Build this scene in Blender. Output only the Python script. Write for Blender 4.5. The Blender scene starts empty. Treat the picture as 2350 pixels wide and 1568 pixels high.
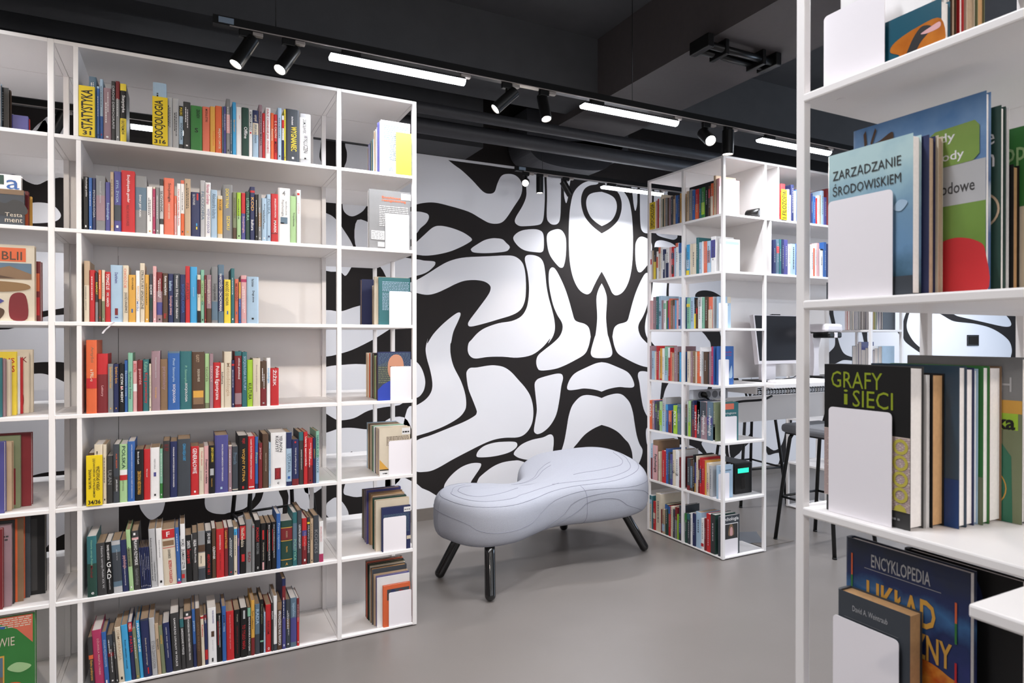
import bpy, bmesh, math, random
from mathutils import Vector, Matrix

# ------------------------------------------------------------------ camera, world, exposure
scene = bpy.context.scene
COL = scene.collection
CF, CH = 1480.6, 1.372                       # focal length in pixels, lens height
YAW, PITCH = math.radians(-26.94), math.radians(-.252)
cam_data = bpy.data.cameras.new('camera')
cam_data.sensor_width = 36.0
cam_data.lens = CF / 2350 * 36
cam_data.clip_start = .05
cam_data.dof.use_dof = True
cam_data.dof.focus_distance = 3.6
cam_data.dof.aperture_fstop = 11
cam = bpy.data.objects.new('camera', cam_data)
COL.objects.link(cam)
cam.location = (0, 0, CH)
cam.rotation_euler = (math.radians(90) + PITCH, 0, YAW)
scene.camera = cam
scene.view_settings.view_transform = 'Standard'
scene.view_settings.look = 'None'
scene.view_settings.gamma = 1
scene.view_settings.use_curve_mapping = False
scene.view_settings.exposure = -0.06
world = bpy.data.worlds.new('world')
scene.world = world
world.use_nodes = True
world.node_tree.nodes['Background'].inputs[0].default_value = (.95, .95, 1, 1)
world.node_tree.nodes['Background'].inputs[1].default_value = .6

GP, GB, GW = .3555, .015, .02                # grid pitch, board thickness, post width
YF, YM, YR = 2.956, 3.311, 3.666             # front, middle and rear post lines of the tall bookcases
YW = 4.64                                    # mural wall
TRK_Y, TRK_Z, TRK2_Y, TRK2_Z = 2.78, 2.60, 4.25, 2.615


def area(name, loc, rot, sx, sy, power, color=(1, 1, 1), spread=180):
    l = bpy.data.lights.new(name, 'AREA')
    l.shape = 'RECTANGLE'; l.size = sx; l.size_y = sy; l.energy = power; l.color = color
    l.spread = math.radians(spread)
    o = bpy.data.objects.new(name, l); COL.objects.link(o)
    o.location = loc; o.rotation_euler = rot
    return o


COOL = (.93, .95, 1.0); WARM = (1.0, .88, .76)
# fill area lights added inside the unseen rear and right windows
area('window_daylight', (2.0, -3.3, 1.9), (math.radians(90), 0, 0), 7.0, 2.0, 60, (.95, .96, 1))
area('window_daylight', (10.9, 1.2, 1.7), (math.radians(90), 0, math.radians(90)), 3.2, 2.0, 190, (.62, .78, 1))
# fill area lights added over the rest of the room, without fixtures
for (x, y, w_) in ((-1.6, 1.0, 20), (.2, .9, 18), (1.9, .9, 18), (4.1, 1.0, 26), (-.8, -1.3, 9), (1.2, -1.3, 9), (3.2, -1.3, 9), (5.6, 1.4, 22), (-1.2, 2.70, 18), (7.5, 2.2, 26), (8.0, 3.8, 26)):
    area('tube_light', (x, y, 2.62), (0, 0, 0), 1.0, .06, w_, COOL, 150)


def fill_beam(loc, to, power, ang=60, col=WARM, soft=.03):
    """cone of light of one track spotlight"""
    l = bpy.data.lights.new('spot_lamp', 'SPOT'); l.energy = power; l.color = col; l.spot_size = math.radians(ang); l.spot_blend = .6; l.shadow_soft_size = soft
    o = bpy.data.objects.new('spot_lamp', l); COL.objects.link(o); o.location = loc
    o.rotation_euler = (Vector(to) - Vector(loc)).to_track_quat('-Z', 'Y').to_euler()


# added fill spots aimed at the bookcases, bench, mural and desk
fill_beam((-.9, .9, 2.5), (-.3, 2.95, 1.6), 62)
fill_beam((.4, .8, 2.5), (.45, 2.95, 1.1), 62)
fill_beam((2.6, .8, 2.5), (.7, 2.95, .8), 40)
fill_beam((1.6, -1.2, 2.5), (1.2, .6, 1.2), 34, 60)
fill_beam((-.6, -1.2, 2.5), (1.0, .6, 1.0), 34, 50)
fill_beam((2.35, 4.2, 2.5), (2.1, 3.45, .3), 24, 62)
fill_beam((2.2, .9, 2.5), (2.3, YW, .9), 34, 60, COOL)
fill_beam((1.2, .9, 2.5), (1.6, YW, .8), 34, 60, COOL)
fill_beam((4.6, .9, 2.5), (3.8, 3.0, 1.0), 46, 60, (.72, .84, 1))

# ------------------------------------------------------------------ pixel -> place
def _ax():
    fw = Vector((-math.sin(YAW) * math.cos(PITCH), math.cos(YAW) * math.cos(PITCH), math.sin(PITCH)))
    rt = Vector((math.cos(YAW), math.sin(YAW), 0))
    return fw, rt, rt.cross(fw)


FW, RT, UP = _ax()


def at(u, v, ax, val):
    r = FW + RT * ((u - 1175) / CF) - UP * ((v - 784) / CF)
    o = Vector((0, 0, CH))
    return o + r * ((val - o[ax]) / r[ax])


def onX(u, v, x): return at(u, v, 0, x)
def onY(u, v, y): return at(u, v, 1, y)
def onZ(u, v, z): return at(u, v, 2, z)


# ------------------------------------------------------------------ materials
def lin(h):
    h = h.lstrip('#')
    c = [int(h[i:i + 2], 16) / 255 for i in (0, 2, 4)]
    return [x / 12.92 if x <= .04045 else ((x + .055) / 1.055) ** 2.4 for x in c] + [1]


def mat(name, col, rough=.5, metal=0, emit=0, noise=0, nscale=30, bump=0, bscale=300, spec=.5, coat=0):
    m = bpy.data.materials.new(name); m.use_nodes = True
    nt = m.node_tree; b = nt.nodes['Principled BSDF']
    c = lin(col) if isinstance(col, str) else list(col) + [1]
    b.inputs['Base Color'].default_value = c
    b.inputs['Roughness'].default_value = rough
    b.inputs['Metallic'].default_value = metal
    b.inputs['Specular IOR Level'].default_value = spec
    b.inputs['Coat Weight'].default_value = coat
    if emit:
        b.inputs['Emission Color'].default_value = c
        b.inputs['Emission Strength'].default_value = emit
    if noise or bump:
        tc = nt.nodes.new('ShaderNodeTexCoord')
    if noise:
        n = nt.nodes.new('ShaderNodeTexNoise'); n.inputs['Scale'].default_value = nscale; n.inputs['Detail'].default_value = 4
        nt.links.new(tc.outputs['Object'], n.inputs['Vector'])
        r = nt.nodes.new('ShaderNodeValToRGB')
        r.color_ramp.elements[0].position = .3; r.color_ramp.elements[1].position = .7
        r.color_ramp.elements[0].color = [x * (1 - noise) for x in c[:3]] + [1]
        r.color_ramp.elements[1].color = [min(1, x * (1 + noise * .6)) for x in c[:3]] + [1]
        nt.links.new(n.outputs['Fac'], r.inputs['Fac']); nt.links.new(r.outputs['Color'], b.inputs['Base Color'])
    if bump:
        n2 = nt.nodes.new('ShaderNodeTexNoise'); n2.inputs['Scale'].default_value = bscale; n2.inputs['Detail'].default_value = 3
        nt.links.new(tc.outputs['Object'], n2.inputs['Vector'])
        bp = nt.nodes.new('ShaderNodeBump'); bp.inputs['Strength'].default_value = bump; bp.inputs['Distance'].default_value = .002
        nt.links.new(n2.outputs['Fac'], bp.inputs['Height']); nt.links.new(bp.outputs['Normal'], b.inputs['Normal'])
    return m


M_WHITE = mat('white_laminate', '#f0ecea', .42, noise=.015, nscale=3)
M_SEAM = mat('seam_shadow_gap', '#8e857c', .8)
M_MWHITE = mat('mural_white_vinyl', '#f4f3f6', .7, noise=.012, nscale=2)
M_MBLACK = mat('mural_black_vinyl', '#2a2625', .75, noise=.06, nscale=6, spec=.2)
M_PLASTER = mat('white_paint', '#bdb2a8', .8, noise=.02, nscale=5, bump=.1)
M_BLACKPAINT = mat('black_ceiling_paint', '#454547', .7, noise=.08, nscale=8, bump=.15)
M_DUCT = mat('black_duct_paint', '#3a3a3e', .5, noise=.06)
M_SOFFIT = mat('charcoal_soffit', '#4a4444', .7, noise=.05)
M_FLOOR = mat('grey_resin_floor', '#746e6a', .36, noise=.05, nscale=2.2, bump=.03, bscale=900)
M_BASEB = mat('grey_cove_base', '#7a726b', .4, noise=.03)
M_BMETAL = mat('black_powder_metal', '#131313', .35, metal=.2)
M_CHROMEG = mat('track_grey_plastic', '#9b938e', .5)
M_LENS = mat('lit_lamp_lens', (1, .93, .84), emit=26)
M_TUBE = mat('lit_tube_diffuser', (.90, .94, 1), emit=14)
M_FABRIC = mat('light_grey_wool', '#a2a4ad', .95, noise=.10, nscale=420, bump=.5, bscale=500, spec=.15)
M_FSEAM = mat('wool_seam', '#7d7f89', .9)
M_LACQ = mat('black_lacquered_wood', '#0b0b0c', .18, coat=.5)
M_PAGES = mat('page_block_white', '#ebe5e0', .8, noise=.04, nscale=200)
M_PAGET = mat('page_block_tan', '#b39a80', .85, noise=.10, nscale=200)
M_PAGEO = mat('page_block_orange_tan', '#c79b6b', .85, noise=.08, nscale=120)
M_SIGNY = mat('yellow_sign_card', '#e6c70e', .5)
M_BOOKEND = mat('white_bookend_metal', '#f3eef2', .35)
M_GREYPL = mat('grey_plastic', '#6f7278', .5)
M_SCREEN = mat('dark_screen', '#2b2c31', .25)
M_SEATG = mat('grey_stool_upholstery', '#6f7074', .8, noise=.05, nscale=200)

PAL = {
    'K': ('#1b1a1a', 'black'), 'k': ('#3b3a3a', 'charcoal'), 'G': ('#838384', 'grey'), 'g': ('#b4b4b6', 'pale grey'),
    'W': ('#e9e7e6', 'white'), 'C': ('#d8cab2', 'cream'), 'c': ('#bda283', 'beige'), 'N': ('#272f5a', 'navy'),
    'B': ('#2a5fa6', 'blue'), 'b': ('#a3bfd6', 'pale blue'), 'S': ('#2b9fd6', 'sky blue'), 's': ('#5b7487', 'slate blue'),
    'T': ('#2c6b70', 'teal'), 't': ('#7fb99d', 'mint green'), 'E': ('#37803a', 'green'), 'e': ('#a3c88c', 'pale green'),
    'L': ('#a2cc20', 'lime green'), 'Y': ('#efd215', 'yellow'), 'y': ('#dba233', 'ochre'), 'O': ('#de5f24', 'orange'),
    'o': ('#dc6a4c', 'salmon'), 'R': ('#c3141b', 'red'), 'r': ('#7c2126', 'dark red'), 'P': ('#4c4a8c', 'indigo'),
    'p': ('#dba3a4', 'pink'), 'M': ('#b22c5c', 'crimson pink'), 'V': ('#9b7c84', 'mauve'), 'D': ('#57402f', 'brown'),
    'd': ('#87694c', 'tan'), 'F': ('#25463c', 'dark green'), 'f': ('#7b8361', 'sage green'), 'H': ('#40454c', 'slate grey'),
}
def soft(h, q=.10):
    c = lin(h)[:3]; g = sum(c) / 3; return [x * (1 - q) + g * q for x in c]


PM = {k: mat('book_' + v[1].replace(' ', '_'), soft(v[0]), .46, noise=.07, nscale=14, spec=.35) for k, v in PAL.items()}

# ------------------------------------------------------------------ mesh helpers
def tag(o, label=None, cat=None, group=None, kind=None):
    if label: o['label'] = label
    if cat: o['category'] = cat
    if group: o['group'] = group
    if kind: o['kind'] = kind
    return o


def empty(name, loc=(0, 0, 0)):
    o = bpy.data.objects.new(name, None); o.empty_display_size = .05
    o.location = loc
    COL.objects.link(o)
    return o


class MB:
    """collects boxes, polygons and tubes and links them as one mesh object"""
    def __init__(s): s.v = []; s.f = []; s.m = []; s.mats = []; s.sm = []

    def mi(s, m):
        if m not in s.mats: s.mats.append(m)
        return s.mats.index(m)

    def poly(s, pts, m, smooth=False):
        n = len(s.v); s.v += [tuple(p) for p in pts]; s.f.append(tuple(range(n, n + len(pts)))); s.m.append(s.mi(m)); s.sm.append(smooth)
        return s

    def box(s, a, b, m, c=None):
        """axis box from a to b, optionally chamfered by c on all edges"""
        x0, y0, z0 = [min(a[i], b[i]) for i in range(3)]; x1, y1, z1 = [max(a[i], b[i]) for i in range(3)]
        n = len(s.v)
        if not c:
            s.v += [(x0, y0, z0), (x1, y0, z0), (x1, y1, z0), (x0, y1, z0), (x0, y0, z1), (x1, y0, z1), (x1, y1, z1), (x0, y1, z1)]
            fs = [(0, 3, 2, 1), (4, 5, 6, 7), (0, 1, 5, 4), (1, 2, 6, 5), (2, 3, 7, 6), (3, 0, 4, 7)]
        else:
            bm = bmesh.new(); bmesh.ops.create_cube(bm, size=1)
            for v in bm.verts:
                v.co = Vector(((x0 + x1) / 2 + v.co.x * (x1 - x0), (y0 + y1) / 2 + v.co.y * (y1 - y0), (z0 + z1) / 2 + v.co.z * (z1 - z0)))
            bmesh.ops.bevel(bm, geom=bm.edges[:], offset=c, segments=2, affect='EDGES', profile=.5)
            bm.verts.index_update()
            s.v += [tuple(v.co) for v in bm.verts]; fs = [tuple(v.index for v in f.verts) for f in bm.faces]; bm.free()
        k = s.mi(m)
        for f in fs: s.f.append(tuple(n + i for i in f)); s.m.append(k); s.sm.append(False)
        return s

    def tube(s, pts, r, m, seg=12, caps=True, closed=False):
        pts = [Vector(p) for p in pts]; n0 = len(s.v); N = len(pts); k = s.mi(m)
        rs = r if isinstance(r, (list, tuple)) else [r] * N
        up = Vector((0, 0, 1)); prev = None
        for i, p in enumerate(pts):
            if closed: t = (pts[(i + 1) % N] - pts[i - 1])
            else: t = (pts[min(i + 1, N - 1)] - pts[max(i - 1, 0)])
            t.normalize()
            if prev is None:
                a = up if abs(t.z) < .9 else Vector((1, 0, 0))
                x = t.cross(a).normalized()
            else:
                x = (prev - t * prev.dot(t)).normalized()
            prev = x; y = t.cross(x)
            for j in range(seg):
                an = 2 * math.pi * j / seg
                s.v.append(tuple(p + (x * math.cos(an) + y * math.sin(an)) * rs[i]))
        for i in range(N if closed else N - 1):
            for j in range(seg):
                a = n0 + i * seg + j; b = n0 + i * seg + (j + 1) % seg
                i2 = (i + 1) % N
                c = n0 + i2 * seg + (j + 1) % seg; d = n0 + i2 * seg + j
                s.f.append((a, b, c, d)); s.m.append(k); s.sm.append(True)
        if caps and not closed:
            s.f.append(tuple(n0 + j for j in range(seg))[::-1]); s.m.append(k); s.sm.append(False)
            s.f.append(tuple(n0 + (N - 1) * seg + j for j in range(seg))); s.m.append(k); s.sm.append(False)
        return s

    def lathe(s, o, d, prof, m, seg=28):
        """surface of revolution about axis o + d*t; prof = [(t, r, smooth)]"""
        o, d = Vector(o), Vector(d).normalized(); a = Vector((0, 0, 1)) if abs(d.z) < .9 else Vector((1, 0, 0))
        x = d.cross(a).normalized(); y = d.cross(x); k = s.mi(m)
        for (t0, r0), (t1, r1) in zip(prof, prof[1:]):
            n = len(s.v); flat = abs(t1 - t0) < 1e-6
            for t, r in ((t0, r0), (t1, r1)):
                s.v += [tuple(o + d * t + (x * math.cos(2 * math.pi * j / seg) + y * math.sin(2 * math.pi * j / seg)) * max(r, 1e-5)) for j in range(seg)]
            for j in range(seg):
                s.f.append((n + j, n + (j + 1) % seg, n + seg + (j + 1) % seg, n + seg + j)[::-1]); s.m.append(k); s.sm.append(not flat)
        return s

    def build(s, name, parent=None, kind=None, off=None):
        me = bpy.data.meshes.new(name)
        v = s.v if off is None else [(a - off[0], b - off[1], c - off[2]) for a, b, c in s.v]
        me.from_pydata(v, [], s.f)
        for m in s.mats: me.materials.append(m)
        me.polygons.foreach_set('material_index', s.m)
        me.polygons.foreach_set('use_smooth', s.sm)
        me.update()
        o = bpy.data.objects.new(name, me); COL.objects.link(o)
        if off is not None and parent is None: o.location = off
        if parent is not None: o.parent = parent
        if kind: o['kind'] = kind
        return o


def box_obj(name, a, b, m, parent=None, kind=None, c=None, off=None):
    return MB().box(a, b, m, c).build(name, parent, kind, off)


_tc = {}


def text_geo(s, bold=0):
    """flat glyph geometry of a string, normalised to its own bounding box"""
    if (s, bold) in _tc: return _tc[(s, bold)]
    cu = bpy.data.curves.new('t', 'FONT'); cu.body = s; cu.resolution_u = 2; cu.offset = bold; cu.size = 1
    o = bpy.data.objects.new('t', cu)
    me = bpy.data.meshes.new_from_object(o)
    vs = [tuple(v.co)[:2] for v in me.vertices]; fs = [tuple(p.vertices) for p in me.polygons]
    bpy.data.objects.remove(o); bpy.data.curves.remove(cu); bpy.data.meshes.remove(me)
    if not vs: _tc[(s, bold)] = ([], [], 1, 1); return _tc[(s, bold)]
    x0 = min(v[0] for v in vs); x1 = max(v[0] for v in vs); y0 = min(v[1] for v in vs); y1 = max(v[1] for v in vs)
    w, h = max(x1 - x0, 1e-4), max(y1 - y0, 1e-4)
    _tc[(s, bold)] = ([((v[0] - x0) / w, (v[1] - y0) / h) for v in vs], fs, w, h)
    return _tc[(s, bold)]


def put_text(mb, s, o, ax, ay, width, height, m, bold=0.0, smin=.45, smax=1.7):
    """text into a w x h field from corner o, along ax, letters' up along ay; centred across"""
    vs, fs, w, h = text_geo(s, bold)
    if not vs: return
    o, ax, ay = Vector(o), Vector(ax), Vector(ay)
    st = (width / w) / (height / h)
    W, Hh = width, height
    if st > smax: W = height / h * w * smax
    elif st < smin: Hh = width / w * h / smin
    o = o + ax * ((width - W) / 2) + ay * ((height - Hh) / 2)
    n = len(mb.v); k = mb.mi(m)
    mb.v += [tuple(o + ax * (x * W) + ay * (y * Hh)) for x, y in vs]
    for f in fs: mb.f.append(tuple(n + i for i in f)); mb.m.append(k); mb.sm.append(False)


def smooth(pts, n=5, closed=True):
    P = [Vector((p[0], p[1], 0)) for p in pts]; out = []; N = len(P)
    rng = range(N) if closed else range(N - 1)
    for i in rng:
        if closed: a, b, c, d = P[i - 1], P[i], P[(i + 1) % N], P[(i + 2) % N]
        else: a, b, c, d = P[max(i - 1, 0)], P[i], P[i + 1], P[min(i + 2, N - 1)]
        for j in range(n):
            t = j / n
            q = .5 * ((2 * b) + (-a + c) * t + (2 * a - 5 * b + 4 * c - d) * t * t + (-a + 3 * b - 3 * c + d) * t ** 3)
            out.append((q.x, q.y))
    if not closed: out.append((P[-1].x, P[-1].y))
    return out
# ------------------------------------------------------------------ room shell
X0, X1, Y0R = -3.4, 11.4, -3.6
ZC = 3.35
box_obj('floor', (X0, Y0R, -.1), (X1, YW + .2, 0), M_FLOOR, kind='structure')
box_obj('ceiling', (X0, Y0R, ZC), (X1, YW + .2, ZC + .1), M_BLACKPAINT, kind='structure')
box_obj('wall_left', (X0 - .1, Y0R, 0), (X0, YW + .2, ZC), M_PLASTER, kind='structure')
# rear and right walls, with unseen windows added to let fill light in
mb = MB()
mb.box((X0, Y0R - .1, 0), (X1, Y0R, .85), M_PLASTER).box((X0, Y0R - .1, 2.95), (X1, Y0R, ZC), M_PLASTER)
mb.box((X0, Y0R - .1, .85), (-1.6, Y0R, 2.95), M_PLASTER).box((5.6, Y0R - .1, .85), (X1, Y0R, 2.95), M_PLASTER)
mb.build('wall_rear', kind='structure')
mb = MB()
mb.box((X1, Y0R, 0), (X1 + .1, YW + .2, .6), M_PLASTER).box((X1, Y0R, 2.75), (X1 + .1, YW + .2, ZC), M_PLASTER)
mb.box((X1, Y0R, .6), (X1 + .1, -.5, 2.75), M_PLASTER).box((X1, 2.9, .6), (X1 + .1, YW + .2, 2.75), M_PLASTER)
mb.build('wall_right', kind='structure')
M_GLASS = mat('window_glass', (.9, .95, 1), .02)
M_GLASS.node_tree.nodes['Principled BSDF'].inputs['Transmission Weight'].default_value = 1
M_GLASS.node_tree.nodes['Principled BSDF'].inputs['IOR'].default_value = 1.02
for n, (a, b, ax) in enumerate([((-1.6, Y0R - .06, .85), (5.6, Y0R - .03, 2.95), 0), ((X1 + .03, -.5, .6), (X1 + .06, 2.9, 2.75), 1)]):
    w = MB()
    L = b[ax] - a[ax]
    for i in range(5):
        p = a[ax] + L * i / 4
        lo = list(a); hi = list(b); lo[ax] = max(a[ax], p - .03); hi[ax] = min(b[ax], p + .03)
        w.box(lo, hi, M_WHITE)
    lo = list(a); hi = list(b); hi[2] = a[2] + .06; w.box(lo, hi, M_WHITE)
    lo = list(a); hi = list(b); lo[2] = b[2] - .06; w.box(lo, hi, M_WHITE)
    o = w.build('window_%d' % (n + 1), kind='structure')  # unseen frame, added along with the fill light

# ------------------------------------------------------------------ mural wall
def Z4(*p): return [(940 + x * .29974, 330 + y * .29974) for x, y in p]
def Z5(*p): return [(940 + x * .2806, 760 + y * .2806) for x, y in p]
def Z6(*p): return [(1840 + x * .21702, 680 + y * .21702) for x, y in p]
def Z8(*p): return [(460 + x * .1403, 1130 + y * .1403) for x, y in p]


AXX = onY(1380.6, 784, YW).x
WALLW = mat_off = .0012
wall = MB()
wall.box((X0, YW, .0), (X1, YW + .15, ZC), M_MBLACK)
def wpt(p, eps): q = onY(p[0], p[1], YW); return (q.x, YW - eps, min(max(q.z, .09), 2.762))


def cell(pts, m=None, eps=.001, n=4, mirror=True):
    sp = smooth(pts, n)
    w = [wpt(p, eps) for p in sp]
    wall.poly(w[::1], m or M_MWHITE)
    if mirror: wall.poly([(2 * AXX - x, y, z) for x, y, z in w][::-1], m or M_MWHITE)


def half(pts, eps=.001, n=4, m=None):
    w = [wpt(p, eps) for p in smooth(pts, n, False)]
    w[0] = (AXX, w[0][1], w[0][2]); w[-1] = (AXX, w[-1][1], w[-1][2])
    r = [(2 * AXX - x, y, z) for x, y, z in w][::-1]
    wall.poly(w + r[1:-1], m or M_MWHITE)


# white field left of the sweeping black horn, up to the top of the wall
A_top = Z4((-300, 40), (50, 40), (400, 60), (860, 100), (860, 180))
A_mid = smooth(Z4((860, 180), (797, 192), (600, 166), (420, 142), (295, 125)), 4, False)
A_low = smooth(Z4((295, 125), (345, 165), (400, 205), (480, 280), (560, 365), (610, 383), (650, 368), (672, 305), (700, 250), (740, 232), (800, 238), (845, 275), (862, 330), (850, 400), (800, 480), (740, 570), (700, 605), (650, 613), (600, 603), (540, 570), (450, 520), (300, 475), (200, 452), (120, 452), (40, 470), (-60, 520)), 4, False)
w = [wpt(p, .001) for p in A_top + A_mid[1:] + A_low[1:] + Z4((-300, 420))]
wall.poly(w, M_MWHITE); wall.poly([(2 * AXX - x, y, z) for x, y, z in w][::-1], M_MWHITE)
w = [wpt(p, .001) for p in Z4((870, 60), (905, 235)) + smooth(Z4((905, 235), (893, 320), (893, 400), (865, 475), (815, 560), (806, 600), (830, 625), (870, 632), (980, 623), (1015, 600), (1028, 540), (1035, 400), (1030, 250)), 4, False)[1:] + Z4((1025, 60))]
wall.poly(w, M_MWHITE); wall.poly([(2 * AXX - x, y, z) for x, y, z in w][::-1], M_MWHITE)
w = [wpt(p, .001) for p in Z4((1045, 60)) + smooth(Z4((1045, 150), (1048, 250), (1052, 400), (1050, 560), (1070, 605), (1100, 620), (1135, 610), (1153, 560), (1158, 400), (1158, 150)), 4, False) + Z4((1158, 60))]
wall.poly(w, M_MWHITE); wall.poly([(2 * AXX - x, y, z) for x, y, z in w][::-1], M_MWHITE)
w = [wpt(p, .001) for p in Z4((1178, 60)) + smooth(Z4((1178, 150), (1180, 300), (1183, 400), (1198, 455), (1212, 410), (1222, 330), (1245, 200)), 4, False) + Z4((1290, 60))]
wall.poly(w, M_MWHITE); wall.poly([(2 * AXX - x, y, z) for x, y, z in w][::-1], M_MWHITE)
half(Z4((1470, 978), (1440, 1030), (1410, 1090), (1385, 1140), (1350, 1152), (1300, 1120), (1260, 1050), (1235, 960), (1222, 850), (1218, 700), (1222, 560), (1232, 470), (1250, 390), (1280, 340), (1330, 300), (1390, 283), (1435, 287), (1445, 300), (1430, 312), (1380, 320), (1340, 345), (1318, 390), (1312, 440), (1320, 500), (1345, 565), (1400, 632), (1470, 688)))
half(Z4((1470, 368), (1410, 375), (1370, 395), (1352, 440), (1358, 500), (1385, 560), (1425, 600), (1470, 630)))
half(Z4((1470, 1070), (1445, 1120), (1430, 1190), (1436, 1330), (1425, 1450)) + Z5((1510, 60), (1482, 165), (1490, 205), (1520, 220), (1570, 222)))
cell(Z4((1065, 1000), (1072, 965), (1090, 947), (1115, 960), (1150, 1020), (1190, 1110), (1220, 1200), (1245, 1290), (1262, 1345), (1290, 1365), (1340, 1380), (1372, 1410), (1385, 1470)) + Z5((1478, 60), (1462, 130), (1430, 190), (1350, 240), (1260, 285), (1180, 312), (1075, 323), (1045, 300), (1035, 250), (1050, 200), (1100, 155), (1170, 100), (1225, 45)) + Z4((1170, 1420), (1165, 1370), (1130, 1310), (1100, 1240), (1078, 1150), (1066, 1070)))
cell(Z4((882, 885), (890, 860), (915, 851), (960, 856), (1000, 875), (1025, 915), (1038, 990), (1048, 1090), (1065, 1180), (1090, 1270), (1108, 1350), (1112, 1420), (1095, 1480), (1060, 1530)) + Z5((1150, 60), (1090, 130), (1000, 195), (880, 218), (760, 210), (640, 212), (540, 225), (495, 205), (475, 160), (482, 100)) + Z4((475, 1500), (520, 1450), (580, 1410), (680, 1375), (780, 1358), (850, 1325), (890, 1270), (908, 1200), (914, 1100), (905, 1000), (890, 930)))
cell(Z4((-60, 1090), (50, 1045), (130, 1000), (250, 925), (330, 890), (430, 870), (600, 862), (730, 856), (800, 862), (850, 895), (875, 940), (888, 1020), (890, 1130), (880, 1210), (850, 1270), (790, 1310), (680, 1345), (560, 1380), (470, 1400), (447, 1385), (460, 1350), (520, 1270), (600, 1160), (620, 1110), (610, 1080), (570, 1055), (500, 1044), (420, 1050), (350, 1075), (280, 1110), (200, 1145), (130, 1157), (50, 1142), (-60, 1110)))
cell(Z4((-30, 820), (50, 755), (110, 700), (180, 640), (240, 629), (320, 645), (400, 675), (450, 705), (476, 730), (465, 750), (390, 792), (300, 828), (200, 850), (120, 857), (50, 850), (-20, 842)))
cell(Z4((-200, 560), (-60, 525), (50, 519), (100, 525), (140, 540), (147, 570), (125, 610), (80, 650), (50, 690), (-40, 760), (-160, 700)))
cell(Z4((-120, 880), (50, 885), (110, 895), (180, 900), (197, 912), (185, 940), (130, 985), (50, 1012), (-120, 1040)))
cell(Z4((470, 815), (475, 800), (510, 775), (570, 740), (620, 726), (660, 724), (710, 732), (740, 760), (765, 785), (762, 805), (735, 825), (650, 835), (560, 838), (490, 832)))
cell(Z4((793, 720), (820, 685), (870, 662), (950, 654), (1000, 665), (1022, 690), (1028, 740), (1025, 810), (1010, 830), (980, 832), (900, 822), (850, 800), (810, 760)))
cell(Z4((1050, 710), (1065, 678), (1100, 660), (1140, 654), (1170, 670), (1192, 710), (1198, 760), (1195, 860), (1180, 935), (1160, 950), (1135, 935), (1090, 880), (1065, 830), (1053, 770)))
cell(Z5((-20, 640), (57, 607), (130, 560), (175, 500), (186, 430), (170, 330), (140, 220), (131, 140), (150, 60)) + Z4((135, 1530), (180, 1460), (250, 1385), (330, 1318), (375, 1292), (390, 1305), (375, 1350), (335, 1440), (318, 1520)) + Z5((333, 110), (335, 190), (360, 290), (420, 410), (455, 520), (462, 610), (445, 660), (400, 710), (300, 770), (180, 820), (57, 858), (-60, 890)))
cell(Z5((-60, 240), (0, 230), (57, 253), (100, 310), (125, 390), (125, 450), (105, 505), (57, 547), (-60, 560)))
cell(Z5((465, 370), (468, 330), (495, 302), (550, 298), (640, 283), (700, 281), (770, 295), (830, 335), (890, 400), (950, 470), (990, 540), (1010, 630), (1008, 720), (985, 790), (940, 845), (880, 870), (780, 873), (690, 889), (600, 924), (480, 984), (350, 1052), (250, 1110), (180, 1142), (120, 1152), (57, 1150), (-40, 1110), (-90, 1000), (57, 895), (180, 850), (330, 790), (450, 740), (530, 695), (548, 670), (545, 640), (510, 550), (480, 470)))
cell(Z5((1022, 440), (1035, 405), (1065, 385), (1150, 360), (1210, 348), (1245, 355), (1254, 390), (1240, 450), (1225, 560), (1200, 680), (1155, 765), (1100, 820), (1050, 843), (1022, 830), (1017, 800), (1030, 720), (1040, 640), (1030, 530)))
cell(Z5((547, 1010), (570, 970), (620, 935), (700, 912), (790, 905), (860, 907), (880, 925), (870, 955), (820, 990), (740, 1015), (650, 1030), (560, 1032)))
cell(Z5((852, 1000), (870, 970), (920, 925), (1000, 890), (1090, 870), (1140, 847), (1165, 850), (1178, 880), (1175, 950), (1160, 1010), (1100, 1050), (980, 1055), (900, 1040), (860, 1018)))
half(Z5((1570, 255), (1520, 265), (1440, 300), (1360, 340), (1320, 380), (1295, 430), (1288, 470), (1310, 484), (1370, 478), (1420, 470), (1480, 474), (1530, 483), (1570, 496)))
_o = smooth(Z5((1570, 548), (1520, 532), (1450, 523), (1400, 535), (1360, 570), (1325, 620), (1300, 700), (1285, 790), (1265, 900), (1240, 980), (1210, 1040), (1220, 1100), (1250, 1160), (1300, 1220)), 4, False)
_i = smooth(Z5((1300, 1120), (1308, 1040), (1335, 965), (1370, 920), (1430, 850), (1500, 800), (1570, 768)), 4, False)
w = [wpt(p, .001) for p in _o + _i]; w[0] = (AXX,) + w[0][1:]; w[-1] = (AXX,) + w[-1][1:]
wall.poly(w, M_MWHITE); wall.poly([(2 * AXX - x, y, z) for x, y, z in w][::-1], M_MWHITE)
half(Z5((1570, 970), (1545, 985), (1530, 1000), (1500, 1060), (1490, 1120), (1530, 1160), (1570, 1165)))
cell(Z5((280, 1280), (300, 1230), (350, 1170), (420, 1115), (500, 1083), (570, 1080), (585, 1095), (570, 1130), (530, 1190), (500, 1240), (480, 1330), (440, 1420), (330, 1440), (280, 1370)))
cell(Z5((560, 1215), (600, 1170), (680, 1110), (760, 1075), (850, 1060), (905, 1062), (960, 1100), (980, 1250), (900, 1420), (560, 1440), (540, 1300)))
w = [wpt(p, .001) for p in Z5((-200, 1180), (-40, 1200), (57, 1248), (100, 1285), (160, 1310), (225, 1350), (240, 1480), (57, 1480), (-200, 1500))]
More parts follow.
